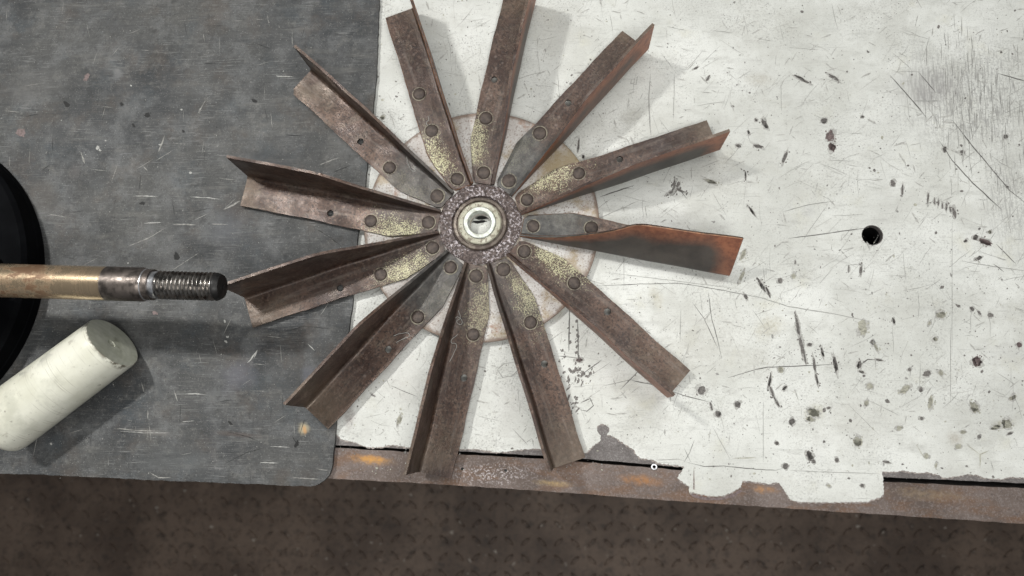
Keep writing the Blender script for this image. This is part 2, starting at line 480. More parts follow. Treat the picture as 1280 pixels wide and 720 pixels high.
def m_plate():
    t = NT('speckled_painted_plate')
    c = t.mix(t.ramp(t.noise(20, 5, 0.65), 0.35, 0.66), (0.47, 0.435, 0.405), (0.68, 0.665, 0.64))
    c = t.mix(t.mul(t.ramp(t.noise(520, 3, 0.7), 0.53, 0.63), 0.8), c, (0.22, 0.155, 0.125))
    c = t.mix(t.mul(t.ramp(t.noise(30, 5, 0.65, t.mapping(loc=(5, 3, 0))), 0.5, 0.64), 0.7), c, (0.33, 0.24, 0.12))
    c = t.mix(t.mul(t.ramp(t.noise(44, 5, 0.65, t.mapping(loc=(1, 9, 0))), 0.57, 0.7), 0.7), c, (0.33, 0.16, 0.085))
    c = t.mix(t.mul(t.ramp(t.noise(850, 3, 0.7), 0.52, 0.66), 0.4), c, (0.78, 0.76, 0.74))
    x, y, z = t.xyz()
    rad = t.math('SQRT', t.math('ADD', t.mul(x, x), t.mul(y, y)))
    rim = t.ramp(t.math('ADD', rad, t.math('MULTIPLY_ADD', t.noise(60, 5, 0.7), 0.012, -0.006)), 0.1085, 0.1125)
    c = t.mix(t.mul(rim, 0.85), c, (0.19, 0.130, 0.095))
    c = t.mix(t.mul(t.blob((0.085, 0.055), 0.05, 0.035, 0.6, 0.6, 60, 0.9), 0.75), c, (0.30, 0.235, 0.125))
    return t.out(c, 0.65, 0.0, t.bump(t.noise(500, 5), 0.4, 0.0004))


def m_hub():
    t = NT('flaking_rust_hub')
    c = t.mix(t.ramp(t.noise(330, 4, 0.75), 0.42, 0.6), (0.050, 0.034, 0.030), (0.15, 0.115, 0.105))
    c = t.mix(t.mul(t.ramp(t.noise(440, 4, 0.8), 0.52, 0.60), t.ramp(t.noise(55, 4, 0.7), 0.42, 0.60)), c, (0.60, 0.55, 0.57))
    c = t.mix(t.mul(t.ramp(t.noise(480, 3, 0.7, t.mapping(loc=(2, 2, 2))), 0.54, 0.66), 0.8), c, (0.03, 0.02, 0.02))
    return t.out(c, 0.6, 0.15, t.bump(t.noise(420, 5, 0.7), 0.6, 0.0006))


def m_boss():
    t = NT('chipped_cream_boss')
    c = t.mix(t.ramp(t.noise(70, 5, 0.65), 0.35, 0.66), (0.44, 0.43, 0.33), (0.60, 0.59, 0.48))
    c = t.mix(t.mul(t.ramp(t.noise(280, 4, 0.75), 0.47, 0.60), 0.9), c, (0.17, 0.135, 0.095))
    return t.out(c, 0.5, 0.0, t.bump(t.noise(380, 4), 0.35, 0.0004))


def m_bore():
    t = NT('bright_machined_ring')
    c = t.mix(t.ramp(t.noise(120, 4), 0.4, 0.66), (0.68, 0.71, 0.66), (0.42, 0.43, 0.37))
    return t.out(c, 0.33, 0.35, t.bump(t.noise(300, 3), 0.15, 0.0003))


def m_shaft(name, gold, burn):
    t = NT(name)
    ring = t.noise(1.0, 3, 0.6, t.mapping(scale=(4, 4, 900)))
    c = t.mix(t.ramp(ring, 0.35, 0.65), gold, tuple(min(1, q * 1.35) for q in gold))
    x, y, z = t.xyz()
    rust = t.ramp(t.noise(70, 6, 0.75, t.mapping(scale=(1, 1, 0.6))), 0.46, 0.56)
    fade = t.ramp(z, -0.105, -0.165)
    c = t.mix(t.mul(rust, t.math('MULTIPLY_ADD', fade, 0.85, 0.06)), c, burn)
    r = t.math('MULTIPLY_ADD', t.mul(rust, fade), 0.25, 0.26)
    return t.out(c, r, t.math('MULTIPLY_ADD', t.mul(rust, fade), -0.5, 0.9),
                 t.bump(t.math('ADD', t.mul(ring, 0.4), t.noise(500, 3)), 0.12, 0.0003))


def m_metal(name, col, rough=0.3, metal=0.95, var=0.35):
    t = NT(name)
    c = t.mix(t.ramp(t.noise(140, 5, 0.65), 0.4, 0.66), col, tuple(q * var for q in col))
    return t.out(c, t.ramp(t.noise(200, 4), 0.3, 0.7, rough, rough + 0.2), metal, t.bump(t.noise(500, 3), 0.15, 0.0003))


LENR = 0.128


def m_plastic():
    t = NT('off_white_plastic')
    c = t.mix(t.ramp(t.noise(22, 5, 0.6), 0.35, 0.7), (0.565, 0.56, 0.465), (0.695, 0.69, 0.60))
    smear = t.noise(1.0, 5, 0.65, t.mapping(scale=(40, 40, 9)))
    c = t.mix(t.mul(t.ramp(smear, 0.50, 0.70), 0.5), c, (0.40, 0.40, 0.33))
    c = t.mix(t.mul(t.ramp(t.noise(170, 3, 0.6), 0.66, 0.74), 0.8), c, (0.25, 0.24, 0.20))
    sm = t.noise(1.0, 3, 0.6, t.mapping(scale=(900, 22, 22)))
    c = t.mix(t.mul(t.mul(t.ramp(sm, 0.60, 0.68), t.ramp(t.noise(18, 3), 0.45, 0.62)), 0.5), c, (0.27, 0.25, 0.20))
    c = t.mix(t.mul(t.ramp(t.noise(95, 5, 0.75), 0.58, 0.68), 0.5), c, (0.33, 0.31, 0.25))
    x, y, z = t.xyz()
    c = t.mix(t.mul(t.ramp(x, LENR - 0.004, LENR + 0.001), t.ramp(t.noise(120, 5, 0.7), 0.46, 0.58)), c, (0.16, 0.145, 0.11))
    c = t.mix(t.mul(t.ramp(t.noise(60, 5, 0.65), 0.5, 0.62), t.mul(t.ramp(y, 0.008, 0.022), 0.6)), c, (0.22, 0.22, 0.20))
    return t.out(c, 0.42, 0.0, t.bump(t.noise(90, 4), 0.12, 0.0006))


def m_plastic_end():
    t = NT('sawn_plastic_end')
    c = t.mix(t.ramp(t.noise(70, 5, 0.65), 0.35, 0.66), (0.40, 0.41, 0.33), (0.52, 0.53, 0.45))
    c = t.mix(t.ramp(t.noise(45, 4, 0.6, t.mapping(loc=(0.3, 0.2, 1))), 0.57, 0.72), c, (0.15, 0.145, 0.11))
    w = t.n('ShaderNodeTexWave', wave_type='RINGS', rings_direction='Z')
    t.set(w.inputs['Vector'], t.coord())
    w.inputs['Scale'].default_value = 260
    w.inputs['Distortion'].default_value = 1.5
    c = t.mix(t.mul(w.outputs[1], 0.12), c, (0.2, 0.2, 0.16))
    return t.out(c, 0.4, 0.0, t.bump(t.noise(120, 4), 0.25, 0.0006))


def m_black():
    t = NT('matte_black_casting')
    c = t.mix(t.ramp(t.noise(40, 5), 0.4, 0.65), (0.0022, 0.0024, 0.0030), (0.0035, 0.0038, 0.0045))
    return t.out(c, 0.75, 0.0, t.bump(t.noise(500, 4), 0.3, 0.0003), 0.04)


def m_floor():
    t = NT('dirty_tread_plate')
    c = t.mix(t.ramp(t.noise(6, 6, 0.65), 0.35, 0.66), (0.095, 0.066, 0.050), (0.190, 0.138, 0.105))
    c = t.mix(t.mul(t.ramp(t.noise(90, 5, 0.7), 0.5, 0.66), 0.6), c, (0.055, 0.042, 0.036))
    c = t.mix(t.mul(t.ramp(t.noise(36, 4, 0.7), 0.55, 0.66), 0.6), c, (0.045, 0.034, 0.028))
    c = t.mix(t.mul(t.ramp(t.noise(60, 3), 0.66, 0.72), 0.8), c, (0.42, 0.38, 0.33))
    return t.out(c, 0.6, 0.2, t.bump(t.noise(200, 4), 0.4, 0.001))


def m_flat(name, col, var=0.6, scale=500, rough=0.7):
    t = NT(name)
    c = t.mix(t.ramp(t.noise(scale, 3, 0.6), 0.4, 0.62), col, tuple(q * var for q in col))
    return t.out(c, rough)


M = dict(paint=m_paint(), bare=m_bare(), strip=m_strip(), mat=m_mat(), blade=m_blade(False), red=m_blade(True),
         edge=m_simple_rust('rubbed_rusty_edge', (0.32, 0.155, 0.080), (0.11, 0.065, 0.045), 150, 0.40, 0.4),
         rivet=m_simple_rust('brown_rivet_head', (0.092, 0.069, 0.057), (0.045, 0.033, 0.028), 240),
         ring=m_simple_rust('cracked_paint_ring', (0.34, 0.31, 0.235), (0.05, 0.038, 0.032), 190),
         step=m_simple_rust('greasy_brown_step', (0.085, 0.062, 0.050), (0.22, 0.185, 0.15), 210, 0.42, 0.3),
         plate=m_plate(), hub=m_hub(), boss=m_boss(), bore=m_bore(),
         shaft=m_shaft('straw_coloured_steel', (0.50, 0.385, 0.26), (0.12, 0.060, 0.030)),
         burnt=m_metal('burnt_steel_collar', (0.17, 0.145, 0.13), 0.34, 0.85, 0.4),
         bright=m_metal('bright_steel', (0.80, 0.81, 0.84), 0.30, 1.0, 0.5),
         thread=m_metal('oily_thread_steel', (0.34, 0.32, 0.30), 0.22, 0.97, 0.3),
         tip=m_metal('black_oxide_steel', (0.020, 0.019, 0.019), 0.42, 0.5, 0.6),
         plastic=m_plastic(), pend=m_plastic_end(), black=m_black(), floor=m_floor(),
         chip=m_flat('bare_metal_in_chips', (0.215, 0.200, 0.187), 0.5, 700),
         chipr=m_flat('purple_brown_primer', (0.20, 0.150, 0.145), 0.6, 500),
         chipo=m_flat('olive_dirt', (0.47, 0.46, 0.38), 0.7, 400),
         chipp=m_flat('grey_pink_undercoat', (0.36, 0.315, 0.29), 0.55, 600), halo=m_flat('worn_paint_edge', (0.50, 0.495, 0.465), 0.72, 500), scr=m_flat('scratch_grey', (0.36, 0.355, 0.335), 0.7, 300), line=m_flat('scratch_dark', (0.17, 0.165, 0.155), 0.6, 300),
         white=m_flat('white_fleck', (0.40, 0.40, 0.38), 0.75, 600), pit_and_shade=m_flat('black_pit_and_shade', (0.008, 0.008, 0.008), 0.6, 300),
         pale=m_flat('pale_scuff', (0.30, 0.295, 0.275), 0.6, 400), lint=m_flat('white_lint', (0.5, 0.5, 0.47), 0.9, 100),
         frame=m_simple_rust('dark_bench_frame', (0.05, 0.045, 0.042), (0.08, 0.07, 0.062), 60))

# ------------------------------------------------------------------ floor
FZ = -0.80
bm = bmesh.new()
bmesh.ops.create_grid(bm, x_segments=2, y_segments=2, size=4.0)
fl = obj('floor', bm, M['floor'])
fl.location = (0, 0, FZ)
tag(fl, kind='structure')
bm = bmesh.new()
k = 0
for i in range(-44, 45):
    for j in range(-13, 12):
        x, y = i * 0.031, -0.62 - j * 0.031 + random.uniform(-.0006, .0006)
        a = 0.75 if (i + j) % 2 else -0.75
        pts = [(-0.0125, 0), (-0.006, 0.0034), (0.006, 0.0034), (0.0125, 0), (0.006, -0.0034), (-0.006, -0.0034)]
        c_, s_ = math.cos(a), math.sin(a)
        low = [bm.verts.new((x + px * c_ - py * s_, y + px * s_ + py * c_, 0)) for px, py in pts]
        top = [bm.verts.new((x + (px * c_ - py * s_) * 0.6, y + (px * s_ + py * c_) * 0.6, 0.0022)) for px, py in pts]
        bm.faces.new(top)
        for q in range(6):
            bm.faces.new((low[q], low[(q + 1) % 6], top[(q + 1) % 6], top[q]))
lg = obj('tread_lug', bm, M['floor'], fl, 40)
tag(lg, kind='stuff')

# ------------------------------------------------------------------ workbench
bench = thing('workbench', 'worn cream painted steel workbench with rusty front edge under the fan', 'workbench')
PT = 0.0006      # thickness of the paint layer, its top is z = 0
hole_c = P(1090.5, 294)
hole_r = 0.0093
ring_pts = lambda r, n=40, wob=0.0: [(hole_c[0] + r * math.cos(2 * PI * i / n) * (1 + wob * math.sin(3 * i)), hole_c[1] + r * math.sin(2 * PI * i / n)) for i in range(n)]

gap_top = [(300, 549), (419, 556.5), (510, 561), (677, 569.5), (854, 584), (1103, 596.5), (1280, 604), (1420, 611)]
gap_bot = [(300, 552.5), (419, 560), (510, 565), (677, 573.5), (854, 588), (1103, 602), (1280, 610.5), (1420, 618)]
front = [(300, 591), (410, 598), (560, 606), (720, 617), (855, 627), (1280, 655), (1420, 664)]
ztop = -PT - 0.0003


def ext(pxs):
    return [P(*q) for q in pxs]


gt = rough_edge(ext(gap_top), 0.006, 0.0003, seed=3)
gl, gr_ = gt[0], gt[-1]
plate_out = [(-1.1, gl[1] + 0.03)] + gt + [(1.1, gr_[1] - 0.03), (1.1, 0.75), (-1.1, 0.75)]
obj('top_plate', slab_bm(plate_out, ztop - 0.006, ztop, [ring_pts(hole_r)]), M['bare'], bench)
gb = rough_edge(ext(gap_bot), 0.006, 0.00035, seed=4)
fr = rough_edge(ext(front), 0.008, 0.0003, seed=5)
strip_out = [(-1.1, gb[0][1] + 0.03)] + gb + [(1.1, gb[-1][1] - 0.03), (1.1, fr[-1][1] - 0.03)] + fr[::-1] + [(-1.1, fr[0][1] + 0.03)]
obj('edge_strip', slab_bm(strip_out, ztop - 0.008, ztop), M['strip'], bench)
# tube of the frame below: a rail under the gap, legs
dark_out = [(-1.1, gb[0][1] + 0.06)] + [(x, y + 0.035) for x, y in gb[::6]] + [(1.1, gb[-1][1] + 0.01)] + \
           [(1.1, fr[-1][1] - 0.026)] + [(x, y + 0.006) for x, y in fr[::6]][::-1] + [(-1.1, fr[0][1] + 0.036)]
obj('front_rail', slab_bm(dark_out, ztop - 0.066, ztop - 0.016), M['frame'], bench)
for lx, ly in ((-0.95, -0.16), (0.95, -0.27), (-0.95, 0.68), (0.95, 0.68)):
    obj('leg', slab_bm([(lx - .03, ly - .03), (lx + .03, ly - .03), (lx + .03, ly + .03), (lx - .03, ly + .03)], FZ + 0.0005, ztop - 0.068), M['frame'], bench)
obj('lower_shelf', slab_bm([(-1.0, -0.05), (1.0, -0.12), (1.0, 0.7), (-1.0, 0.7)], -0.45, -0.44), M['frame'], bench)
# bottom of the drilled hole
bm = lathe_bm([(hole_r + 0.002, 0), (hole_r + 0.002, 0.03), (hole_r + 0.0006, 0.03), (hole_r + 0.0006, 0.002), (0, 0.002), (0, 0)], 32, False)
hs = obj('hole_socket', bm, M['tip'], bench, 40)
hs.location = (hole_c[0], hole_c[1], ztop - 0.0365)

# paint layer with its ragged torn front edge and the flap over the strip
edge_px = [(300, 540), (421, 543), (426, 549), (441, 552), (450, 556), (460, 559), (475, 559), (483, 557), (492, 556), (510, 559.5), (540, 561),
           (574, 562), (595, 561), (617, 565), (632, 565), (647, 562), (665, 561), (676, 562), (700, 566), (733, 566), (741.6, 557), (751, 550),
           (751, 544), (747, 540), (746, 533), (751, 530), (757.6, 530.6), (761.5, 535), (761, 540), (758.5, 543.6), (763, 543.8), (772, 549),
           (782.5, 556), (792, 562), (794, 567), (801, 573), (818, 575.6), (822, 579), (838, 581), (855, 583), (853.7, 586), (846.6, 597),
           (853.7, 603), (861.7, 608.5), (861.7, 615.7), (868, 615.7), (865, 616), (885, 620), (903, 620), (915, 615.5), (926, 609), (928, 601),
           (942, 602), (962, 605), (974, 603), (977, 607.6), (988, 624.6), (998.6, 627.5), (1040, 628), (1085, 627.4), (1089, 624.6), (1100.5, 622),
           (1104.6, 618), (1104, 601), (1103, 589.5), (1119, 590), (1127, 588), (1139, 590), (1149, 591), (1161, 590.5), (1174, 593.6),
           (1180, 597.5), (1195.6, 595.6), (1208, 593), (1220.6, 593.6), (1228, 596.7), (1240, 598), (1253, 599), (1263, 596), (1280, 597), (1420, 603)]
del edge_px[edge_px.index((865, 616))]
ed = rough_edge(ext(edge_px), 0.0011, 0.00055, seed=9)
paint_out = [(-1.1, ed[0][1] + 0.03)] + ed + [(1.1, ed[-1][1] - 0.02), (1.1, 0.749), (-1.1, 0.749)]
slit = [(866.2, 612), (868.6, 612), (868.3, 598), (867.4, 582), (866.4, 598)]
obj('paint_layer', slab_bm(paint_out, -PT, 0.0, [ring_pts(hole_r + 0.0004, 40, 0.03), ext(slit)]), M['paint'], bench)
ed2 = rough_edge(ext([(x + random.uniform(-.5, .5), y + 1.5) for x, y in edge_px]), 0.0013, 0.0008, seed=21)
obj('primer_layer', slab_bm([(-1.1, ed2[0][1] + 0.03)] + ed2 + [(1.1, ed2[-1][1] - 0.02), (1.1, 0.7485), (-1.1, 0.7485)], -PT - 0.0002, -PT + 0.0002, [ring_pts(hole_r + 0.0005)]), M['chipp'], bench)
# a smear of primer left where the paint tore away, below the flap
obj('primer_remnant', slab_bm(rough_edge(ext([(862, 617), (872, 619), (886, 622), (904, 622), (917, 617), (926, 612), (928, 614), (915, 622), (900, 625.5), (880, 625), (866, 621)]), 0.0015, 0.0003, True, 3), -PT - 0.00025, -PT + 0.0001), M['chipr'], bench)

zc = [0.00012]


def poly(bm, pts, mi=0):
    z = zc[0]
    zc[0] += 3e-8
    vs = [bm.verts.new((x, y, z)) for x, y in pts]
    f = bm.faces.new(vs)
    f.material_index = mi
    f.normal_update()
    if f.normal.z < 0: f.normal_flip()


def blob_px(cx, cy, rx, ry, ang=0, jag=0.25, n=None, z=0.0):
    n = n or max(7, min(26, int(6 + (rx + ry) * 1.1)))
    out = []
    ph = random.random() * 6
    for i in range(n):
        a = 2 * PI * i / n
        k = 1 + random.uniform(-jag, jag) + 0.6 * jag * math.sin(2 * a + ph)
        x, y = rx * k * math.cos(a), ry * k * math.sin(a)
        out.append(P(cx + x * math.cos(ang) - y * math.sin(ang), cy + x * math.sin(ang) + y * math.cos(ang), z))
    return out


def stroke_px(bm, pts, w, mi=0, z=0.0, taper=True, jag=0.3, sub=6):
    """thin scratch along pixel points, with ends that fade to nothing"""
    P2 = []
    for i in range(len(pts) - 1):
        L = math.hypot(pts[i + 1][0] - pts[i][0], pts[i + 1][1] - pts[i][1])
        k = max(1, int(L / sub))
        for j in range(k):
            a = j / k
            P2.append((pts[i][0] * (1 - a) + pts[i + 1][0] * a, pts[i][1] * (1 - a) + pts[i + 1][1] * a))
    P2.append(pts[-1])
    P2 = [(x + random.uniform(-.25, .25), y + random.uniform(-.25, .25)) for x, y in P2]
    n = len(P2)
    Lft, Rgt = [], []
    for i, (x, y) in enumerate(P2):
        a, b = P2[max(0, i - 1)], P2[min(n - 1, i + 1)]
        dx, dy = b[0] - a[0], b[1] - a[1]
        l = math.hypot(dx, dy) or 1
        t = i / (n - 1)
        k = (min(1, 4 * t + 0.15, 4 * (1 - t) + 0.15) if taper else 1) * (1 + random.uniform(-jag, jag))
        ww = w * 0.5 * k
        Lft.append(P(x - dy / l * ww, y + dx / l * ww, z))
        Rgt.append(P(x + dy / l * ww, y - dx / l * ww, z))
    zz = zc[0]
    zc[0] += 3e-8
    lv = [bm.verts.new((x, y, zz)) for x, y in Lft]
    rv = [bm.verts.new((x, y, zz)) for x, y in Rgt]
    for i in range(n - 1):
        f = bm.faces.new((lv[i], lv[i + 1], rv[i + 1], rv[i]))
        f.material_index = mi
        f.normal_update()
        if f.normal.z < 0: f.normal_flip()


# chips: (x, y, rx, ry, angle, material: 0 dark, 1 purple-brown, 2 olive)
CH = [(1038, 170, 6, 9, 0.2, 1), (1040, 184, 5, 7, 0, 1), (1030, 151, 5, 4, 0, 0), (1078, 146, 2.6, 2, 0, 0), (948, 183, 8, 2.4, 0.3, 0),
      (923, 182, 4, 2.5, 0.1, 0), (956, 155, 3.5, 8, -0.5, 0), (945, 150, 3, 1.8, 0.7, 0), (936, 166, 1.6, 4, -0.4, 0), (1002, 99, 12, 2.2, 0.45, 0),
      (1042, 97, 11, 2, 0.5, 0), (981, 196, 2.2, 10, 0.35, 0), (932, 220, 1.2, 6, 0, 0), (940, 264, 9, 1.6, 1.0, 0), (885, 98, 5, 1.6, -0.9, 0),
      (870, 85, 4, 1.4, -0.4, 0), (937, 116, 2, 1.5, 0, 0), (1087, 210, 2, 1.5, 0, 0), (1093, 213, 2.4, 2, 0, 0), (1135, 207, 2, 1.6, 0, 0),
      (1116, 229, 4, 4.6, -0.4, 0), (1128, 237, 1.8, 7, 0.05, 0), (1160, 248, 1.5, 7, 0, 0), (1168, 252, 1.3, 5, 0, 0), (1173, 254, 1.3, 5, 0, 0),
      (1178, 257, 1.2, 5, 0, 0), (1183, 259, 1.4, 6, 0, 0), (1188, 262, 1.2, 5, -0.2, 0), (1193, 266, 2.4, 8, -0.2, 0), (1144, 256, 2.4, 2.2, 0, 2),
      (1181, 187, 3, 4.2, -0.3, 0), (1203, 191, 4, 3.6, 0.3, 0), (1257, 171, 3.6, 3.2, 0, 0), (1202, 239, 2.4, 1.6, 0, 0), (1274, 181, 1.8, 1.4, 0, 0),
      (1259, 234, 3, 1.8, 0.6, 0), (1231, 302, 12, 3.6, 0.4, 1), (1219, 297, 4, 4, 0.4, 0), (1207, 301, 3, 2, -0.6, 0), (1223, 323, 5, 3, -0.4, 0),
      (1237, 290, 3, 2.6, 0, 2), (1170, 291, 2.2, 2, 0, 0), (1076, 338, 2, 7.5, 0.15, 0), (1061, 336, 1, 5, 0.05, 0), (994, 328, 0.9, 3.5, 0, 0),
      (929, 318, 3, 9, 0.35, 2), (927, 345, 2.4, 9, 0.4, 2), (932, 371, 2, 5, -0.5, 0), (953, 358, 2.6, 12, -0.5, 0), (960, 365, 2, 7, -0.4, 0),
      (975, 350.5, 4, 3.6, 0, 0), (992, 345, 3.4, 4, 0, 2), (998, 412, 2.6, 22, -0.20, 0), (1003, 436, 3, 16, -0.22, 0), (1006, 448, 1.6, 7, -0.2, 0),
      (1012, 431, 4, 2.2, 0.2, 0), (1028, 441, 1.8, 8, -0.2, 0), (1018, 456, 1.8, 12, -0.15, 0), (1044, 455, 2.4, 13, -0.22, 0), (1021, 474, 1.4, 9, -0.2, 0),
      (1078, 410, 8, 9, 0, 2), (1091, 428, 4, 4, 0.4, 0), (1095, 434, 1.8, 7, -0.45, 2), (1117, 401, 2, 5, -0.4, 0), (1176, 394, 7, 5, 0.3, 2),
      (1215, 386, 4, 3, 0.7, 0), (1224, 391, 1.8, 4, -0.6, 0), (1238, 394, 5, 3, 0.5, 0), (1162, 404, 4, 2, -0.8, 2), (1169, 424, 4, 3, 0, 2),
      (1274, 431, 4, 4, 0, 1), (1221, 452, 8, 7, 0.2, 1), (1074, 456, 3, 6, 0.3, 0), (1077, 465, 5, 1.6, 0.5, 0), (1080, 470, 2.4, 2, 0, 0),
      (1099, 450, 6, 1.4, 0.1, 0), (1137, 462, 2.6, 2.6, 0, 0), (1159, 467, 6, 4.4, -0.2, 0), (1176, 466, 4, 4, 0, 2), (976, 462, 4.8, 4.6, 0, 2),
      (877, 488, 6.4, 6, 0, 0), (922, 505.5, 4.4, 5, 0, 0), (897.5, 517.5, 4.6, 4.6, 0, 0), (889, 508, 1.6, 6, -0.3, 0), (962, 477, 2, 10, 0.2, 0),
      (965, 490, 2, 8, -0.3, 0), (971, 503, 1.8, 8, -0.5, 0), (981, 485, 5, 2, -0.9, 0), (990, 527, 4.5, 5, 0, 0), (1017, 516, 9, 6, 0.2, 2),
      (1013, 524, 7, 3, 0.1, 2), (1036, 510, 3, 2, 0, 0), (1087, 483, 5, 5, 0, 2), (1131, 487, 8, 5, -0.5, 2), (1151, 487, 3.4, 4, 0, 0),
      (1163, 504, 4, 9, 0.1, 2), (1218, 509, 5, 9, -0.5, 2), (1266, 497, 6, 3.6, -0.5, 2), (1258, 530, 9, 6, -0.2, 2), (1245, 534, 7, 3.4, -0.2, 2),
      (1262, 542, 4, 1.8, -0.4, 0), (1083, 504, 3, 5, 0.4, 2), (1072, 552, 6, 7, 0, 2), (1012, 570, 5, 7, -0.5, 0), (1017, 577, 4, 2, 0.6, 0),
      (1046, 575, 3, 3.4, 0, 0), (982, 583, 4.4, 4.4, 0, 0), (1108, 577.5, 5, 2.2, 0.15, 0), (1158, 570, 3.6, 4, 0.2, 2), (1170, 582, 2, 4, 0, 2),
      (971, 554, 3, 2.6, 0, 0), (1152, 523, 3, 2.6, 0, 0), (1198, 558, 4.4, 4, 0, 2), (1224, 546, 2.6, 3, 0, 0), (1204, 540, 4, 3, 0, 2),
      (1124, 535, 5, 3, 0, 2), (1078, 607, 4, 2.4, 0.2, 0), (1036, 607, 3, 2.2, 0, 2), (1061, 598, 2.4, 1.4, 0, 0), (943, 592, 2.2, 1.6, 0, 2),
      (1139, 444, 1.6, 1.4, 0, 0), (845, 236, 3, 9, 0.5, 0), (838, 241, 2, 7, 0.9, 0), (850, 238, 9, 1.6, 0.4, 0), (843, 230, 1.6, 7, 0.1, 0),
      (888, 227, 10, 2, 0.25, 2), (723, 182, 1.4, 10, 0.03, 0), (729, 196, 2, 3, 0, 0),
      (724, 450, 5, 3.4, 0, 1), (739, 411, 1.4, 1.3, 0, 0), (764, 511, 1.3, 1.2, 0, 0),
      (480, 145, 1.4, 1.2, 0, 0), (501, 149, 1.6, 1.2, 0, 0), (478, 125, 2, 1.8, 0, 2), (495, 102, 1.6, 1.2, 0, 0), (478, 147, 4, 3, -0.4, 2),
      (561, 455, 3.2, 2.8, 0, 0), (543, 488, 4, 3, 0, 0), (499, 525, 3, 8, 0.2, 2), (466, 494, 4, 1.2, 0.5, 0), (447, 508, 1.4, 1.4, 0, 0)]
bm = bmesh.new()
for (x, y, rx, ry, a, mi) in CH:
    rx *= 0.82; ry *= 0.86
    if max(rx, ry) < 3.2 and False: continue
    if max(rx, ry) > 2: poly(bm, blob_px(x, y, rx * 1.15 + 0.7, ry * 1.15 + 0.7, a, 0.3), 4)
    poly(bm, blob_px(x, y, rx, ry, a, 0.16 if abs(rx - ry) < 1 else 0.26), mi)
    if max(rx, ry) > 5:       # crumbs broken off round it
        for _ in range(random.randint(2, 5)):
            r = random.uniform(0.5, 1.2)
            aa = random.uniform(0, 2 * PI)
            ex, ey = (rx + 2.5) * math.cos(aa), (ry + 2.5) * math.sin(aa)
            poly(bm, blob_px(x + ex * math.cos(a) - ey * math.sin(a), y + ex * math.sin(a) + ey * math.cos(a), r, r, 0, 0.3), mi)
# broken filler along the seam right of the lower blades
for (cx, cy, sx, sy, nn, big) in ((721, 425, 1.6, 20, 14, 2.2), (712, 432, 1.2, 12, 7, 2.0), (718, 470, 9, 7, 34, 2.6), (716, 505, 4, 6, 16, 2.6),
                                  (704, 440, 2, 7, 6, 1.8), (732, 468, 6, 6, 10, 1.6), (712, 520, 1.5, 9, 8, 1.8), (845, 236, 5, 5, 9, 1.8)):
    for _ in range(nn):
        r = random.uniform(0.5, big)
        poly(bm, blob_px(random.gauss(cx, sx), random.gauss(cy, sy), r * random.uniform(0.5, 1), r * random.uniform(0.8, 2.2), random.uniform(-0.5, 0.9), 0.4), 0)
poly(bm, blob_px(601, 268, 15, 6.5, 0.05, 0.2, 18), 3)  # shade in the upper bore, painted as dark patches on the paint
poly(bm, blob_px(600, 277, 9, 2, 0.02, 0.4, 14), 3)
ch = obj('paint_chip_and_bore_shade', bm, [M['chip'], M['chipr'], M['chipo'], M['pit_and_shade'], M['halo']], bench, recalc=False)
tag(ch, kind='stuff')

bm = bmesh.new()
# random specks and pinholes over the cream paint
for i in range(4200):
    x = random.uniform(415, 1320)
    y = random.uniform(-40, 600)
    if x > 760 and y < 300 and random.random() < 0.45: continue
    r = 0.35 + 0.55 * random.random() ** 3 + (0.9 if random.random() < 0.03 else 0)
    if y > 300 and x > 840 and random.random() < 0.25: r *= 1.35
    poly(bm, blob_px(x, y, r * random.uniform(0.7, 1.7), r, random.uniform(0, PI), 0.3, 6), random.choice((0, 0, 0, 1, 2)))
sp = obj('paint_speck', bm, [M['chip'], M['scr'], M['chipo']], bench, recalc=False)
tag(sp, kind='stuff')

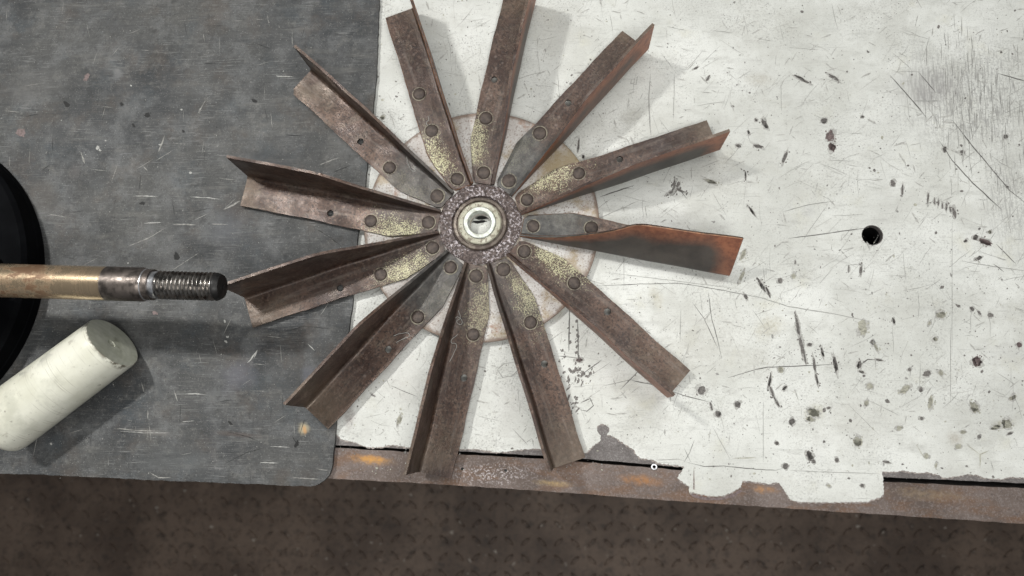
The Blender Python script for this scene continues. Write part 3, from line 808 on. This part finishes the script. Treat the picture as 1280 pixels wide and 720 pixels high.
bm = bmesh.new()
SC = [([(1112, 94), (1140, 125), (1158, 147)], 1.1, 1), ([(1190, 150), (1215, 182), (1240, 212), (1262, 238), (1284, 256)], 1.2, 1),
      ([(1174, 176), (1190, 200), (1215, 228), (1253, 263)], 1.2, 1), ([(1148, 90), (1170, 116)], 0.9, 1), ([(1248, 92), (1284, 102)], 1.2, 1),
      ([(985, 298), (1020, 294), (1060, 288), (1084, 285)], 1.0, 1), ([(935, 367), (985, 383), (1040, 392), (1090, 402)], 0.8, 0),
      ([(740, 358), (800, 355), (850, 354), (905, 363), (960, 374)], 0.7, 1), ([(885, 365), (890, 400), (897, 425), (902, 448)], 0.9, 1),
      ([(865, 378), (880, 398), (890, 420), (898, 436)], 0.8, 1), ([(910, 472), (945, 462), (960, 459), (1010, 457), (1052, 455)], 1.0, 1),
      ([(836, 488), (860, 496), (888, 503)], 0.8, 1), ([(755, 340), (850, 352), (930, 362)], 0.5, 0), ([(813, 92), (811, 120), (812, 150), (814, 172)], 1.3, 0),
      ([(843, 92), (842, 150)], 0.7, 0), ([(976, 105), (977, 140)], 0.5, 0), ([(750, 246), (792, 232)], 1.2, 1), ([(745, 275), (800, 250)], 0.6, 0),
      ([(858, 578), (880, 583), (905, 582.5), (940, 586), (970, 588), (982, 584)], 0.8, 1), ([(986, 588), (1030, 590), (1100, 592)], 0.6, 0),
      ([(855, 578), (862, 566), (868, 550)], 0.9, 0), ([(864, 578), (855, 560)], 0.6, 0), ([(820, 575), (848, 574), (858, 577)], 0.7, 0),
      ([(890, 532), (913, 575)], 0.6, 0), ([(954, 500), (954, 578)], 0.7, 0), ([(916, 573), (945, 572)], 1.0, 2), ([(1085, 500), (1125, 520)], 0.6, 0),
      ([(1060, 505), (1100, 545)], 0.5, 0), ([(1190, 270), (1190, 445)], 0.5, 0), ([(1188, 410), (1188, 505)], 0.5, 0), ([(1200, 326), (1240, 333), (1284, 339)], 0.7, 0),
      ([(1245, 305), (1270, 330)], 0.8, 1), ([(1040, 270), (1080, 268)], 0.4, 0), ([(978, 265), (1010, 256), (1045, 251)], 0.8, 0), ([(1225, 585), (1225, 568), (1236, 563)], 1.2, 2),
      ([(1225, 568), (1208, 556)], 0.9, 2), ([(1238, 575), (1242, 590)], 0.6, 0), ([(1145, 556), (1157, 575)], 0.9, 2), ([(780, 300), (780, 360)], 0.5, 0),
      ([(851, 385), (850, 430)], 0.6, 0), ([(1000, 305), (1035, 255)], 0.5, 0), ([(775, 487), (800, 462), (808, 452)], 0.9, 1), ([(752, 483), (795, 473)], 0.7, 0),
      ([(725, 470), (752, 450)], 1.0, 1), ([(712, 380), (711, 440)], 1.4, 1), ([(722, 400), (723, 452)], 1.5, 1), ([(697, 445), (722, 447)], 0.8, 1),
      ([(790, 476), (820, 481)], 0.9, 1), ([(726, 503), (738, 498), (742, 507), (734, 514), (724, 512)], 1.0, 1), ([(650, 460), (640, 470), (628, 472), (622, 462), (630, 455), (645, 452)], 0.9, 0),
      ([(488, 482), (522, 496)], 0.7, 1), ([(520, 510), (535, 530), (541, 545)], 0.6, 0), ([(640, 535), (660, 557)], 0.7, 0), ([(655, 555), (665, 548), (668, 560)], 0.7, 0),
      ([(620, 545), (620, 562)], 0.6, 0), ([(848, 235), (860, 250)], 0.8, 1), ([(838, 246), (845, 228), (848, 222)], 0.8, 1), ([(866, 232), (862, 250)], 0.6, 0), ([(875, 210), (900, 200)], 0.5, 0),
      ([(1075, 456), (1085, 449), (1096, 450)], 1.6, 1), ([(1070, 473), (1078, 478)], 1.4, 1), ([(1242, 330), (1255, 340)], 1, 1), ([(697, 92), (700, 128), (697, 160)], 0.6, 0),
      ([(744, 190), (743, 240)], 0.6, 0), ([(790, 100), (797, 96), (795, 106), (788, 104), (790, 98)], 0.8, 0)]
for pts, w, mi in SC: stroke_px(bm, pts, w, mi)
# fine hair scratches
for i in range(1000):
    x, y = random.uniform(430, 1300), random.uniform(-30, 590)
    a = random.choice((0.5, -0.6, -0.75, 0.2, 1.5, -0.5, -0.9)) + random.gauss(0, 0.25)
    L = random.uniform(6, 40)
    b = a + random.gauss(0, 0.15)
    if y + L * 1.1 > 556 and y > 500: continue
    stroke_px(bm, [(x, y), (x + L * 0.5 * math.cos(a), y + L * 0.5 * math.sin(a)), (x + L * 0.5 * (math.cos(a) + math.cos(b)), y + L * 0.5 * (math.sin(a) + math.sin(b)))],
              random.uniform(0.22, 0.5), random.choice((0, 0, 4)))
for i in range(800):        # broad faint scuffs
    x, y = random.uniform(430, 1310), random.uniform(-30, 590)
    a = random.choice((0.4, -0.6, -0.8, 1.5, 0.1, 1.1)) + random.gauss(0, 0.3)
    L = random.uniform(3, 16)
    if y + L > 560: continue
    stroke_px(bm, [(x, y), (x + L * math.cos(a), y + L * math.sin(a))], random.uniform(0.6, 1.7), 4, 0, True, 0.6, 3)
# up and down scoring of the scuffed corner
for i in range(160):
    x, y = random.gauss(1225, 35), random.gauss(130, 55)
    if x < 1150: continue
    L = random.uniform(8, 30)
    stroke_px(bm, [(x, y), (x + random.uniform(-2, 2) + L * 0.05, y + L)], random.uniform(0.3, 0.8), 0)
stroke_px(bm, [(1143, 126), (1160, 126.5), (1174, 126)], 1.8, 3)
sc = obj('paint_scratch', bm, [M['scr'], M['line'], M['chipo'], M['white'], M['halo']], bench, recalc=False)
tag(sc, kind='stuff')

# marks on the rusty strip: two drilled holes and grit
bm = bmesh.new()
for (x, y, r) in ((578, 586, 1.9), (632, 588, 1.8)):
    poly(bm, blob_px(x, y, r, r, 0, 0.1, 12, ztop))
for v in bm.verts: v.co.z = ztop + 0.0001
obj('drilled_hole', bm, M['pit_and_shade'], bench, recalc=False)['kind'] = 'stuff'

# ------------------------------------------------------------------ rubber mat
MZ = 0.005
matp = [(-60, -120), (478, -120), (474, 0), (470.5, 92), (466, 140), (460, 200), (453, 262), (446.5, 300), (441, 375), (430, 455), (420, 525), (418.5, 548), (417, 562),
        (414.6, 585), (411.5, 594), (405, 601), (397, 606), (389, 608), (360, 607), (330, 605.5), (282, 604), (240, 602), (180, 600), (150, 598), (115, 596.5),
        (80, 595), (50, 593), (0, 592), (-60, 590)]
ml = [P(*q, MZ) for q in matp[1:-1]]
ml = rough_edge(ml, 0.004, 0.0004, seed=12)
outl = [(-0.95, 0.7), (ml[0][0] + 0.004, 0.7)] + ml + [(-0.95, ml[-1][1] + 0.0)]
mb = slab_bm(outl, 0.0009, MZ)
mat = obj('rubber_mat', mb, M['mat'])
bv = mat.modifiers.new('bevel', 'BEVEL')
bv.width = 0.0012
bv.segments = 2
bv.limit_method = 'ANGLE'
bv.angle_limit = math.radians(60)
tag(mat, 'scuffed dark grey rubber sheet covering the left half of the bench', 'mat')
# marks on the mat
zc[0] = MZ + 0.00012
bm = bmesh.new()
for (x, y, rx, ry, mi) in ((122, 185, 2.6, 2.4, 0), (125, 188, 1.6, 1.6, 0), (227, 137, 1.4, 1.4, 0), (164, 107, 1.2, 1.2, 0), (238, 216, 1.8, 1.4, 0), (132, 176, 1.2, 1, 0),
                          (160, 329, 1, 1, 0), (284.5, 421, 1.8, 1.8, 0), (282.5, 427, 1.9, 1.8, 0), (281, 402, 2, 1.3, 0), (194, 391, 3, 3, 3), (64, 555, 1.6, 1.5, 0),
                          (200, 181, 2, 0.8, 0), (152, 130, 2.2, 2, 1), (184, 144, 3, 4, 1), (167, 156.5, 2.6, 1.7, 1), (318, 126, 3, 2.2, 1), (288, 529, 3, 2, 1),
                          (178, 254, 3, 2.4, 1), (229, 164, 2, 1.6, 1), (83, 130, 4, 3, 1), (371, 555, 2, 5, 1), (221, 321, 5, 4, 1), (26, 166, 7, 5, 3), (108, 97, 3, 5, 3)):
    poly(bm, blob_px(x, y, rx, ry, random.uniform(0, 1), 0.3, None, MZ), mi)
for i in range(750):
    x, y = random.uniform(0, 470), random.uniform(-40, 600)
    if x > 405 and y > 380: continue
    if x > 440 and y > 200: continue
    r = 0.25 + 0.4 * random.random() ** 3
    if 100 < x < 330 and 500 < y < 560 and random.random() < 0.5: r *= 1.4
    poly(bm, blob_px(x, y, r * random.uniform(0.8, 1.8), r, random.uniform(0, PI), 0.3, 6, MZ), random.choice((0, 2, 2, 2, 1, 1, 1)))
for pts, w, mi in (([(206, 169), (202, 180), (198, 190)], 2.4, 2), ([(166, 245), (180, 245), (197, 245.5)], 1.6, 0), ([(238, 246), (258, 247), (276, 249)], 1.8, 0),
                   ([(280, 262), (292, 256), (300, 251)], 2.2, 2), ([(180, 279), (202, 278)], 1.8, 0), ([(215, 280), (245, 281)], 2, 2), ([(265, 280), (285, 280.5)], 1.8, 2),
                   ([(160, 308), (185, 298), (207, 285)], 1.6, 2), ([(320, 440), (314, 449), (309, 454)], 3.2, 0), ([(322, 437), (318, 447)], 2, 0), ([(228, 492.5), (244, 492), (258, 493.5)], 1.8, 0),
                   ([(142, 536), (150, 536), (170, 538), (200, 539)], 1.6, 2), ([(150, 539), (180, 541), (212, 541)], 1.2, 0), ([(160, 525), (165, 526)], 1.4, 0), ([(228, 527), (243, 526)], 1.4, 0),
                   ([(185, 513), (185, 524)], 1.4, 2), ([(187, 590), (198, 597), (214, 597)], 1.8, 2), ([(338, 558), (363, 559)], 1.8, 0), ([(325, 578), (348, 579)], 1.8, 0),
                   ([(365, 597), (400, 599)], 2, 2), ([(395, 586), (410, 588)], 1.4, 2), ([(345, 95), (367, 96)], 2, 0), ([(218, 488), (222, 502)], 2.2, 2), ([(177, 478), (180, 490)], 2, 2),
                   ([(101, 190), (106, 204)], 3, 2), ([(253, 137), (247, 142), (257, 126)], 2, 2), ([(179, 208), (185, 214)], 1.8, 2), ([(392, 284), (410, 295), (426, 307)], 1.1, 1),
                   ([(285, 540), (310, 546), (322, 551)], 1.2, 1), ([(365, 545), (372, 556)], 2, 1), ([(280, 580), (310, 565), (330, 560)], 1.0, 1), ([(397, 207), (415, 200), (425, 197)], 1.6, 2),
                   ([(415, 216), (440, 206)], 1, 1), ([(385, 430), (393, 438)], 1.6, 0), ([(355, 415), (380, 408), (415, 411)], 1, 1), ([(400, 395), (420, 365)], 1, 2), ([(250, 315), (215, 338)], 1, 2)):
    stroke_px(bm, pts, w * 0.62, mi, MZ, True, 0.55, 3)
for i in range(170):
    x, y = random.uniform(0, 400), random.uniform(-30, 590)
    a = random.choice((0.05, 1.5, -0.5, 0.0, 1.6)) + random.gauss(0, 0.2)
    L = random.uniform(5, 26)
    if y + abs(L) > 585: continue
    stroke_px(bm, [(x, y), (x + L * math.cos(a), y + L * math.sin(a))], random.uniform(0.3, 0.7), random.choice((2, 2, 1)), MZ)
mk = obj('mat_scuff', bm, [M['white'], M['pit_and_shade'], M['pale'], M['chipr']], mat, recalc=False)
tag(mk, kind='stuff')

# ------------------------------------------------------------------ fan
BZ = 0.011        # height of the top of the riveted flanges
TH = 0.0026
fan = thing('fan_wheel', 'rusty steel fan wheel with twelve angle blades riveted round a central hub', 'fan', (0, 0, 0))

obj('back_plate', lathe_bm([(0.010, 0.005), (0.1125, 0.005), (0.1132, 0.0055), (0.1132, 0.0076), (0.1126, BZ - TH - 0.0002), (0.010, BZ - TH - 0.0002)], 120), M['plate'], fan, 30)
bm = lathe_bm([(0.0115, BZ - TH - 0.0001), (0.0385, BZ - TH - 0.0001), (0.0395, BZ - 0.0004), (0.038, BZ + 0.0006), (0.0275, BZ + 0.0011), (0.0266, BZ - 0.0009), (0.0115, BZ - 0.0009)], 96)
for v in bm.verts:
    r = math.hypot(v.co.x, v.co.y)
    if r > 0.036:
        a = math.atan2(v.co.y, v.co.x)
        k = 1 + 0.012 * math.sin(7 * a + 1) + 0.01 * math.sin(13 * a)
        v.co.x *= k
        v.co.y *= k
obj('hub_ring', bm, M['hub'], fan, 35)
obj('hub_step', lathe_bm([(0.0116, BZ - 0.0008), (0.0262, BZ - 0.0008), (0.0260, BZ + 0.0008), (0.0250, BZ + 0.0019), (0.0226, BZ + 0.0022), (0.0217, BZ + 0.0004), (0.0116, BZ + 0.0004)], 80), M['step'], fan, 35)
obj('boss', lathe_bm([(0.0114, 0.0012), (0.0195, 0.0012), (0.0205, 0.004), (0.0205, BZ + 0.0030), (0.0196, BZ + 0.0040), (0.0159, BZ + 0.0042), (0.0156, BZ + 0.0036), (0.0114, BZ + 0.0036)], 80), M['boss'], fan, 35)
obj('bore_ring', lathe_bm([(0.0104, 0.0014), (0.01135, 0.0014), (0.01135, BZ + 0.0043), (0.0154, BZ + 0.0043), (0.0154, BZ + 0.0050), (0.0148, BZ + 0.0056), (0.0116, BZ + 0.0056), (0.0109, BZ + 0.0046), (0.0104, BZ + 0.003)], 80), M['bore'], fan, 35)


def blade_mesh(lean_fn, hole=True, clip=False, seed=0):
    rr = random.Random(seed)
    free = [(0.0397, 0.0125), (0.0440, 0.0160), (0.0822, 0.0261), (0.0850, 0.02635), (0.2370, 0.0221)]
    fu = [q[0] for q in free]
    fv = [q[1] for q in free]
    N = 64
    us = sorted(set(list(np.linspace(0.0397, 0.237, N)) + [0.0440, 0.0822, 0.0850, 0.146]))
    bm = bmesh.new()
    rows = []
    for u in us:
        vf = float(np.interp(u, fu, fv))
        vb = float(np.interp(u, [0.0397, 0.237], [-0.0040, -0.0081]))
        h = float(np.interp(u, [0.0397, 0.140, 0.150, 0.237], [0.0045, 0.0470, 0.0495, 0.0505]))
        vf += 0.0002 * math.sin(u * 120 + seed * 1.7) + 0.0001 * math.sin(u * 330 + seed) + rr.uniform(-1, 1) * 0.00007
        h += (0.0005 * math.sin(u * 95 + seed * 2.3) + rr.uniform(-1, 1) * 0.0001) * min(1, h / 0.04)
        h = max(h, TH * 0.5)
        lean = lean_fn(u)                # angle of the upright flange from vertical, + opens outward
        r = min(0.0032, h * 0.5)
        sec = []
        # inner side: from free edge to fold to top of the flange
        total = PI / 2 - lean
        tl = math.tan(total / 2) * r
        sec.append((vf, 0.0))
        for q in (0.7, 0.4, 0.15):
            sec.append((vb + tl + (vf - vb - tl) * q, 0.0))
        d = (-math.sin(lean), math.cos(lean))           # direction of flange
        c0 = (vb + tl, r)
        nA = 6
        for i in range(nA + 1):
            a = -PI / 2 - total * i / nA
            sec.append((c0[0] + r * math.cos(a), c0[1] + r * math.sin(a)))
        st = sec[-1]
        for q in (0.25, 0.5, 0.75, 1.0):
            sec.append((st[0] + d[0] * (h - tl) * q, st[1] + d[1] * (h - tl) * q))
        # outer side back down
        no = (-d[1], d[0])
        no = (-math.cos(lean), -math.sin(lean))
        for q in (1.0, 0.75, 0.5, 0.25):
            sec.append((st[0] + d[0] * (h - tl) * q + no[0] * TH, st[1] + d[1] * (h - tl) * q + no[1] * TH))
        for i in range(nA, -1, -1):
            a = -PI / 2 - total * i / nA
            sec.append((c0[0] + (r + TH) * math.cos(a), c0[1] + (r + TH) * math.sin(a)))
        for q in (0.15, 0.4, 0.7):
            sec.append((vb + tl + (vf - vb - tl) * q, -TH))
        sec.append((vf, -TH))
        wob = 0.0004 * math.sin(u * 38 + seed) + 0.0002 * math.sin(u * 90 + 2 * seed)
        rows.append([bm.verts.new((u, v + wob, z)) for v, z in sec])
    m = len(rows[0])
    outer_i = set(range(15, 15 + 11))
    for i in range(len(rows) - 1):
        for j in range(m):
            j2 = (j + 1) % m
            f = bm.faces.new((rows[i][j], rows[i + 1][j], rows[i + 1][j2], rows[i][j2]))
            if j in range(15, 25): f.material_index = 1
    bm.faces.new(rows[0])
    bm.faces.new(rows[-1])
    bmesh.ops.recalc_face_normals(bm, faces=bm.faces)
    me = bpy.data.meshes.new('blade')
    bm.to_mesh(me)
    bm.free()
    me.materials.append(M['blade'])
    me.materials.append(M['red'])
    me.materials.append(M['edge'])
    o = bpy.data.objects.new('blade_tmp', me)
    COL.objects.link(o)
    cut = []
    if hole:
        cb = bmesh.new()
        bmesh.ops.create_cone(cb, cap_ends=True, segments=24, radius1=0.0033, radius2=0.0033, depth=0.02,
                              matrix=Matrix.Translation((0.1461, 0.0145 - 0.004 + 0.004, 0)))
        cut.append(cb)
    if clip:
        cb = bmesh.new()
        bmesh.ops.create_cube(cb, size=1, matrix=Matrix.Translation((0.2375, 0.0232, 0)) @ Matrix.Rotation(0.75, 4, 'Z') @ Matrix.Diagonal((0.0085, 0.03, 0.03, 1)))
        cut.append(cb)
    tmp = []
    for cb in cut:
        bmesh.ops.recalc_face_normals(cb, faces=cb.faces)
        cm = bpy.data.meshes.new('cut')
        cb.to_mesh(cm)
        cb.free()
        cm.materials.append(M['blade'])
        co = bpy.data.objects.new('cut', cm)
        COL.objects.link(co)
        tmp.append(co)
        b = o.modifiers.new('b', 'BOOLEAN')
        b.operation = 'DIFFERENCE'
        b.solver = 'EXACT'
        b.object = co
    bv = o.modifiers.new('v', 'BEVEL')
    bv.width = 0.00055
    bv.segments = 1
    bv.material = 2
    bv.limit_method = 'ANGLE'
    bv.angle_limit = math.radians(50)
    dg = bpy.context.evaluated_depsgraph_get()
    new = bpy.data.meshes.new_from_object(o.evaluated_get(dg))
    new.shade_smooth()
    new.set_sharp_from_angle(angle=math.radians(32))
    new.name = 'blade'
    for q in tmp + [o]: bpy.data.objects.remove(q)
    return new


def lean_std(k):
    return lambda u: math.radians(0.8) + k * min(1, max(0, (u - 0.09) / 0.1))


ME_STD = ME_B = None
ME_CLIP = blade_mesh(lean_std(-0.02), True, True, 3)
ME_NOHOLE = blade_mesh(lean_std(0), False, False, 4)
ME_BENT = blade_mesh(lambda u: -math.radians(float(np.interp(u, [0.055, 0.091, 0.121, 0.142, 0.237], [0, 10, 18, 27, 33]))), False, False, 5)

rp = [(0, 0.0013), (0.003, 0.00125), (0.0050, 0.0010), (0.0059, 0.0006), (0.0062, 0.0001), (0.0062, -0.0002)]
bm = lathe_bm(rp, 28, False)
ring_from = len(bm.faces)
b2 = lathe_bm([(0.0066, -0.0002), (0.0066, 0.00022), (0.0073, 0.00016), (0.0075, -0.0002)], 28, False)
rme = bpy.data.meshes.new('rivet')
tmpm = bpy.data.meshes.new('t')
bmesh.ops.recalc_face_normals(b2, faces=b2.faces)
b2.to_mesh(tmpm)
bmesh.ops.recalc_face_normals(bm, faces=bm.faces)
for f in bm.faces: f.material_index = 0
nf = len(bm.faces)
bm.from_mesh(tmpm)
for i, f in enumerate(bm.faces):
    if i >= nf: f.material_index = 1
bm.to_mesh(rme)
bm.free()
b2.free()
rme.materials.append(M['rivet'])
rme.materials.append(M['ring'])
rme.shade_smooth()
rme.set_sharp_from_angle(angle=math.radians(50))

#       angle,  mesh, spray, red, dark
BL = [(-10.7, ME_BENT, 0.05, 0.50, 1.0), (19.6, ME_STD, 1.0, 0.55, 0.0), (49.6, ME_STD, 0.10, 0.80, 0.95), (80.0, ME_B, 0.75, 0.70, 0.1), (109.8, ME_NOHOLE, 0.95, 0.6, 0.0),
      (139.3, ME_CLIP, 0.12, 0.4, 0.75), (169.8, ME_B, 0.95, 0.3, 0.2), (199.4, ME_B, 0.9, 0.3, 0.2), (229.4, ME_STD, 0.08, 0.3, 0.9), (259.6, ME_STD, 0.5, 0.3, 0.3),
      (289.4, ME_STD, 0.65, 0.5, 0.4), (319.3, ME_STD, 0.95, 0.95, 0.0)]
LE = [0, 0, 0, 0.02, 0.0, -0.02, 0.02, 0.02, 0, 0.01, -0.01, 0]
for i, (ang, me, spray, red, dark) in enumerate(BL):
    if i not in (0, 4, 5): me = blade_mesh(lean_std(LE[i]), True, False, 11 + i)
    b = bpy.data.objects.new('blade', me)
    link(b, fan)
    b.location = (0, 0, BZ)
    b.rotation_euler = (math.radians(random.uniform(-0.25, 0.25)), 0, math.radians(ang))
    b.color = (spray, red, dark, 1)
    if i == 0: b['label'] = 'blade with its red flange bent inward over the riveted face'
    if i == 5: b['label'] = 'blade with a clipped outer corner'
    spots = [(0.050, 0.0068), (0.1052, 0.0151)]
    if i == 4: spots.append((0.1461, 0.0145))
    for (u, v) in spots:
        r = bpy.data.objects.new('rivet', rme)
        link(r, b)
        r.location = (u + random.uniform(-.0004, .0004), v + random.uniform(-.0004, .0004), 0.0001)
        r.rotation_euler = (random.uniform(-.05, .05), random.uniform(-.05, .05), random.uniform(0, 6))
        q = random.uniform(0.94, 1.07)
        r.scale = (q, q * random.uniform(0.97, 1.03), random.uniform(0.7, 1.2))

# lint caught on the blades
def lint(pts, label, z):
    cu = bpy.data.curves.new('lint_thread', 'CURVE')
    cu.dimensions = '3D'
    cu.bevel_depth = 0.00022
    cu.bevel_resolution = 1
    sp = cu.splines.new('BEZIER')
    sp.bezier_points.add(len(pts) - 1)
    for bp, (x, y, dz) in zip(sp.bezier_points, pts):
        bp.co = at(x, y, z + dz)
        bp.handle_left_type = bp.handle_right_type = 'AUTO'
    o = bpy.data.objects.new('lint_thread', cu)
    COL.objects.link(o)
    dg = bpy.context.evaluated_depsgraph_get()
    me = bpy.data.meshes.new_from_object(o.evaluated_get(dg))
    bpy.data.objects.remove(o)
    me.materials.clear()
    me.materials.append(M['lint'])
    o = bpy.data.objects.new('lint_thread', me)
    link(o)
    tag(o, label, 'lint', 'white lint threads caught on the blades')


zl = BZ + 0.0004
lint([(508, 193, 0), (510, 203, .0005), (515, 213, 0), (519, 214, .0004), (517, 207, 0)], 'looped white thread beside the fold of the upper left blade', zl)
lint([(535, 145, 0), (536, 150, 0.0004), (533, 153, 0), (535, 158, 0)], 'tiny curled thread just above a middle rivet at the top', zl)
lint([(495, 428, 0), (505, 423, 0), (512, 419, .0004), (500, 417, 0.0006), (492, 420, 0)], 'branched white thread below the rivet of the lower left blade', zl)
lint([(573, 388, 0), (575, 398, .0005), (571, 402, 0), (577, 405, .0005), (572, 396, .001), (569, 398, 0)], 'tangled white thread on the bottom blade above its rivet', zl)
lint([(572, 418, 0), (564, 428, .0004), (570, 430, 0.0008), (567, 442, 0), (562, 452, 0)], 'long white thread beside the rivet of the bottom blade', zl)

# ------------------------------------------------------------------ small washer on the edge strip
bm = lathe_bm([(0.0013, 0), (0.0028, 0), (0.0029, 0.0004), (0.0026, 0.0008), (0.0016, 0.0008), (0.0013, 0.0005)], 24)
w = obj('washer', bm, M['bright'], None, 40)
w.location = at(817.5, 583.5, ztop)
w.location.z = 0.0002 - 0.0004
tag(w, 'tiny bright metal washer lying at the gap beside the front edge', 'washer')

# ------------------------------------------------------------------ black drum under the shaft
p1, p2, p3 = [Vector(P(*q, MZ)) for q in ((0, 203), (57, 340), (0, 477))]


def circle3(a, b, c):
    d = 2 * (a.x * (b.y - c.y) + b.x * (c.y - a.y) + c.x * (a.y - b.y))
    ux = (a.length_squared * (b.y - c.y) + b.length_squared * (c.y - a.y) + c.length_squared * (a.y - b.y)) / d
    uy = (a.length_squared * (c.x - b.x) + b.length_squared * (a.x - c.x) + c.length_squared * (b.x - a.x)) / d
    return Vector((ux, uy)), (Vector((ux, uy)) - a).length


cc, cr = circle3(p1, p2, p3)
SH_Z = 0.100
dh = 0.030
dr = thing('black_drum', 'matte black round drum at the left edge beneath the steel shaft', 'drum', (cc.x, cc.y, MZ + 0.0003))
obj('drum_body', lathe_bm([(0, 0), (cr - 0.0012, 0), (cr, 0.0012), (cr, 0.010), (cr - 0.0006, 0.011), (cr - 0.0006, dh - 0.004), (cr - 0.004, dh), (cr * 0.8, dh), (cr * 0.79, dh - 0.003), (0, dh - 0.003)], 128, False), M['black'], dr, 30)
bm = lathe_bm([(cr * 0.25, dh - 0.0028), (cr * 0.25, dh - 0.0002), (cr * 0.30, dh - 0.0002), (cr * 0.30, dh - 0.0028)], 64)
obj('top_ring', bm, M['black'], dr, 40)

# ------------------------------------------------------------------ steel shaft
A = at(0, 350.5, SH_Z)
B = at(279, 358.5, SH_Z)
ax_dir = (B - A).normalized()
shaft = thing('steel_shaft', 'heat tinted steel shaft with a black threaded end lying across the drum', 'shaft', tuple(B))
shaft.rotation_euler = ax_dir.to_track_quat('Z', 'Y').to_euler()
mm = (B - A).length / 279.0      # metres per photo pixel along the shaft


def zz(px): return (px - 279) * mm


R1 = 20.3 * mm
R2 = 17.0 * mm
obj('shaft_body', lathe_bm([(0, zz(-420)), (R1, zz(-420)), (R1, zz(137)), (0, zz(137))], 64, False), M['shaft'], shaft, 40)
obj('shoulder', lathe_bm([(0, zz(137)), (R1 + 0.0001, zz(137)), (R1 + 0.0001, zz(181)), (R1 - 0.0006, zz(184)), (R2 + 0.001, zz(186)), (R2 + 0.001, zz(193.5)), (0, zz(193.5))], 64, False), M['burnt'], shaft, 40)
obj('relief_neck', lathe_bm([(0, zz(184)), (R2 + 0.0014, zz(184)), (R2 + 0.0014, zz(186)), (R2 - 0.0006, zz(187.5)), (R2 - 0.0006, zz(199)), (R2, zz(201)), (0, zz(201))], 64, False), M['bright'], shaft, 40)
# helical thread
bm = bmesh.new()
pitch = 5.1 * mm
n = 48
z0, z1 = zz(199.5), zz(269)
turns = (z1 - z0) / pitch
prof = [(0.0, R2 - 0.0019), (0.44, R2), (0.56, R2), (1.0, R2 - 0.0019)]
T = int(turns * n)
prev = None
for i in range(T + 1):
    a = 2 * PI * i / n
    zb = z0 + pitch * i / n
    row = [bm.verts.new((r * math.cos(a), r * math.sin(a), zb + q * pitch)) for q, r in prof]
    if prev:
        for j in range(3): bm.faces.new((prev[j], row[j], row[j + 1], prev[j + 1]))
    prev = row
bmesh.ops.remove_doubles(bm, verts=bm.verts, dist=1e-6)
obj('thread', bm, M['thread'], shaft, 30)
obj('thread_core', lathe_bm([(0, zz(198)), (R2 - 0.0018, zz(198)), (R2 - 0.0018, zz(272)), (0, zz(272))], 48, False), M['tip'], shaft, 40)
obj('end_chamfer', lathe_bm([(0, zz(269)), (R2 - 0.0008, zz(269)), (R2 - 0.0003, zz(270.5)), (R2 - 0.0005, zz(273.5)), (R2 - 0.0022, zz(278)), (0.0022, zz(279)), (0.0006, zz(277)), (0, zz(277))], 56, False), M['tip'], shaft, 40)

# block on the drum that carries the shaft (left of the picture)
bp = at(-110, 347.5, SH_Z)
bot = dh - (cr * 0 + 0.0028)
bm = slab_bm([(-0.03, -0.03), (0.03, -0.03), (0.03, 0.03), (-0.03, 0.03)], bot, SH_Z - R1 - MZ - 0.0006)
sb = obj('support_block', bm, M['black'], dr)
sb.location = (bp.x - cc.x, bp.y - cc.y, 0)

# ------------------------------------------------------------------ white plastic rod
RC = 0.0292
zr = MZ + RC + 0.0004
E1 = at(141, 428, zr)
E0 = at(-5, 537, zr)
d = (E1 - E0).normalized()
LEN = (E1 - E0).length
rod = thing('plastic_rod', 'short thick off-white plastic rod with a dirty sawn end lying on the mat', 'rod', tuple(E0))
# local: x along the rod, z up
q = Matrix((d, Vector((0, 0, 1)).cross(d), (0, 0, 1))).transposed()
rod.rotation_euler = q.to_euler()
bm = bmesh.new()
n = 72
cut_t = math.tan(math.radians(9))
st = [(0.0, 0.72, 0), (0.0012, 0.86, 0), (0.0045, 0.95, 0), (0.010, 0.99, 0)] + [(0.010 + (LEN - 0.0107) * k / 8, 1.0 - 0.045 * k / 8, 0) for k in range(1, 8)] + [(LEN - 0.0012, 0.956, 1), (LEN - 0.0003, 0.945, 1), (LEN, 0.925, 1)]
rows = []
for (x, s, e) in st:
    row = []
    for k in range(n):
        a = 2 * PI * k / n
        yy, zz_ = RC * s * math.cos(a), RC * s * math.sin(a)
        xx = x - (cut_t * zz_ if e else 0)
        row.append(bm.verts.new((xx, yy, zz_ - RC * (1 - max(s, 0.955)) * 0.0)))
    rows.append(row)
for i in range(len(rows) - 1):
    for k in range(n):
        bm.faces.new((rows[i][k], rows[i + 1][k], rows[i + 1][(k + 1) % n], rows[i][(k + 1) % n]))
bm.faces.new(rows[0])
obj('rod_body', bm, M['plastic'], rod, 40)
bm = bmesh.new()
prev = None
for s, dx in ((0.925, 0), (0.7, -0.0003), (0.4, -0.0009), (0.14, -0.0016), (0.09, -0.004)):
    row = [bm.verts.new((LEN + dx - cut_t * RC * s * math.sin(2 * PI * k / n), RC * s * math.cos(2 * PI * k / n), RC * s * math.sin(2 * PI * k / n))) for k in range(n)]
    if prev:
        for k in range(n): bm.faces.new((prev[k], row[k], row[(k + 1) % n], prev[(k + 1) % n]))
    prev = row
bm.faces.new(prev)
obj('sawn_end', bm, M['pend'], rod, 40)
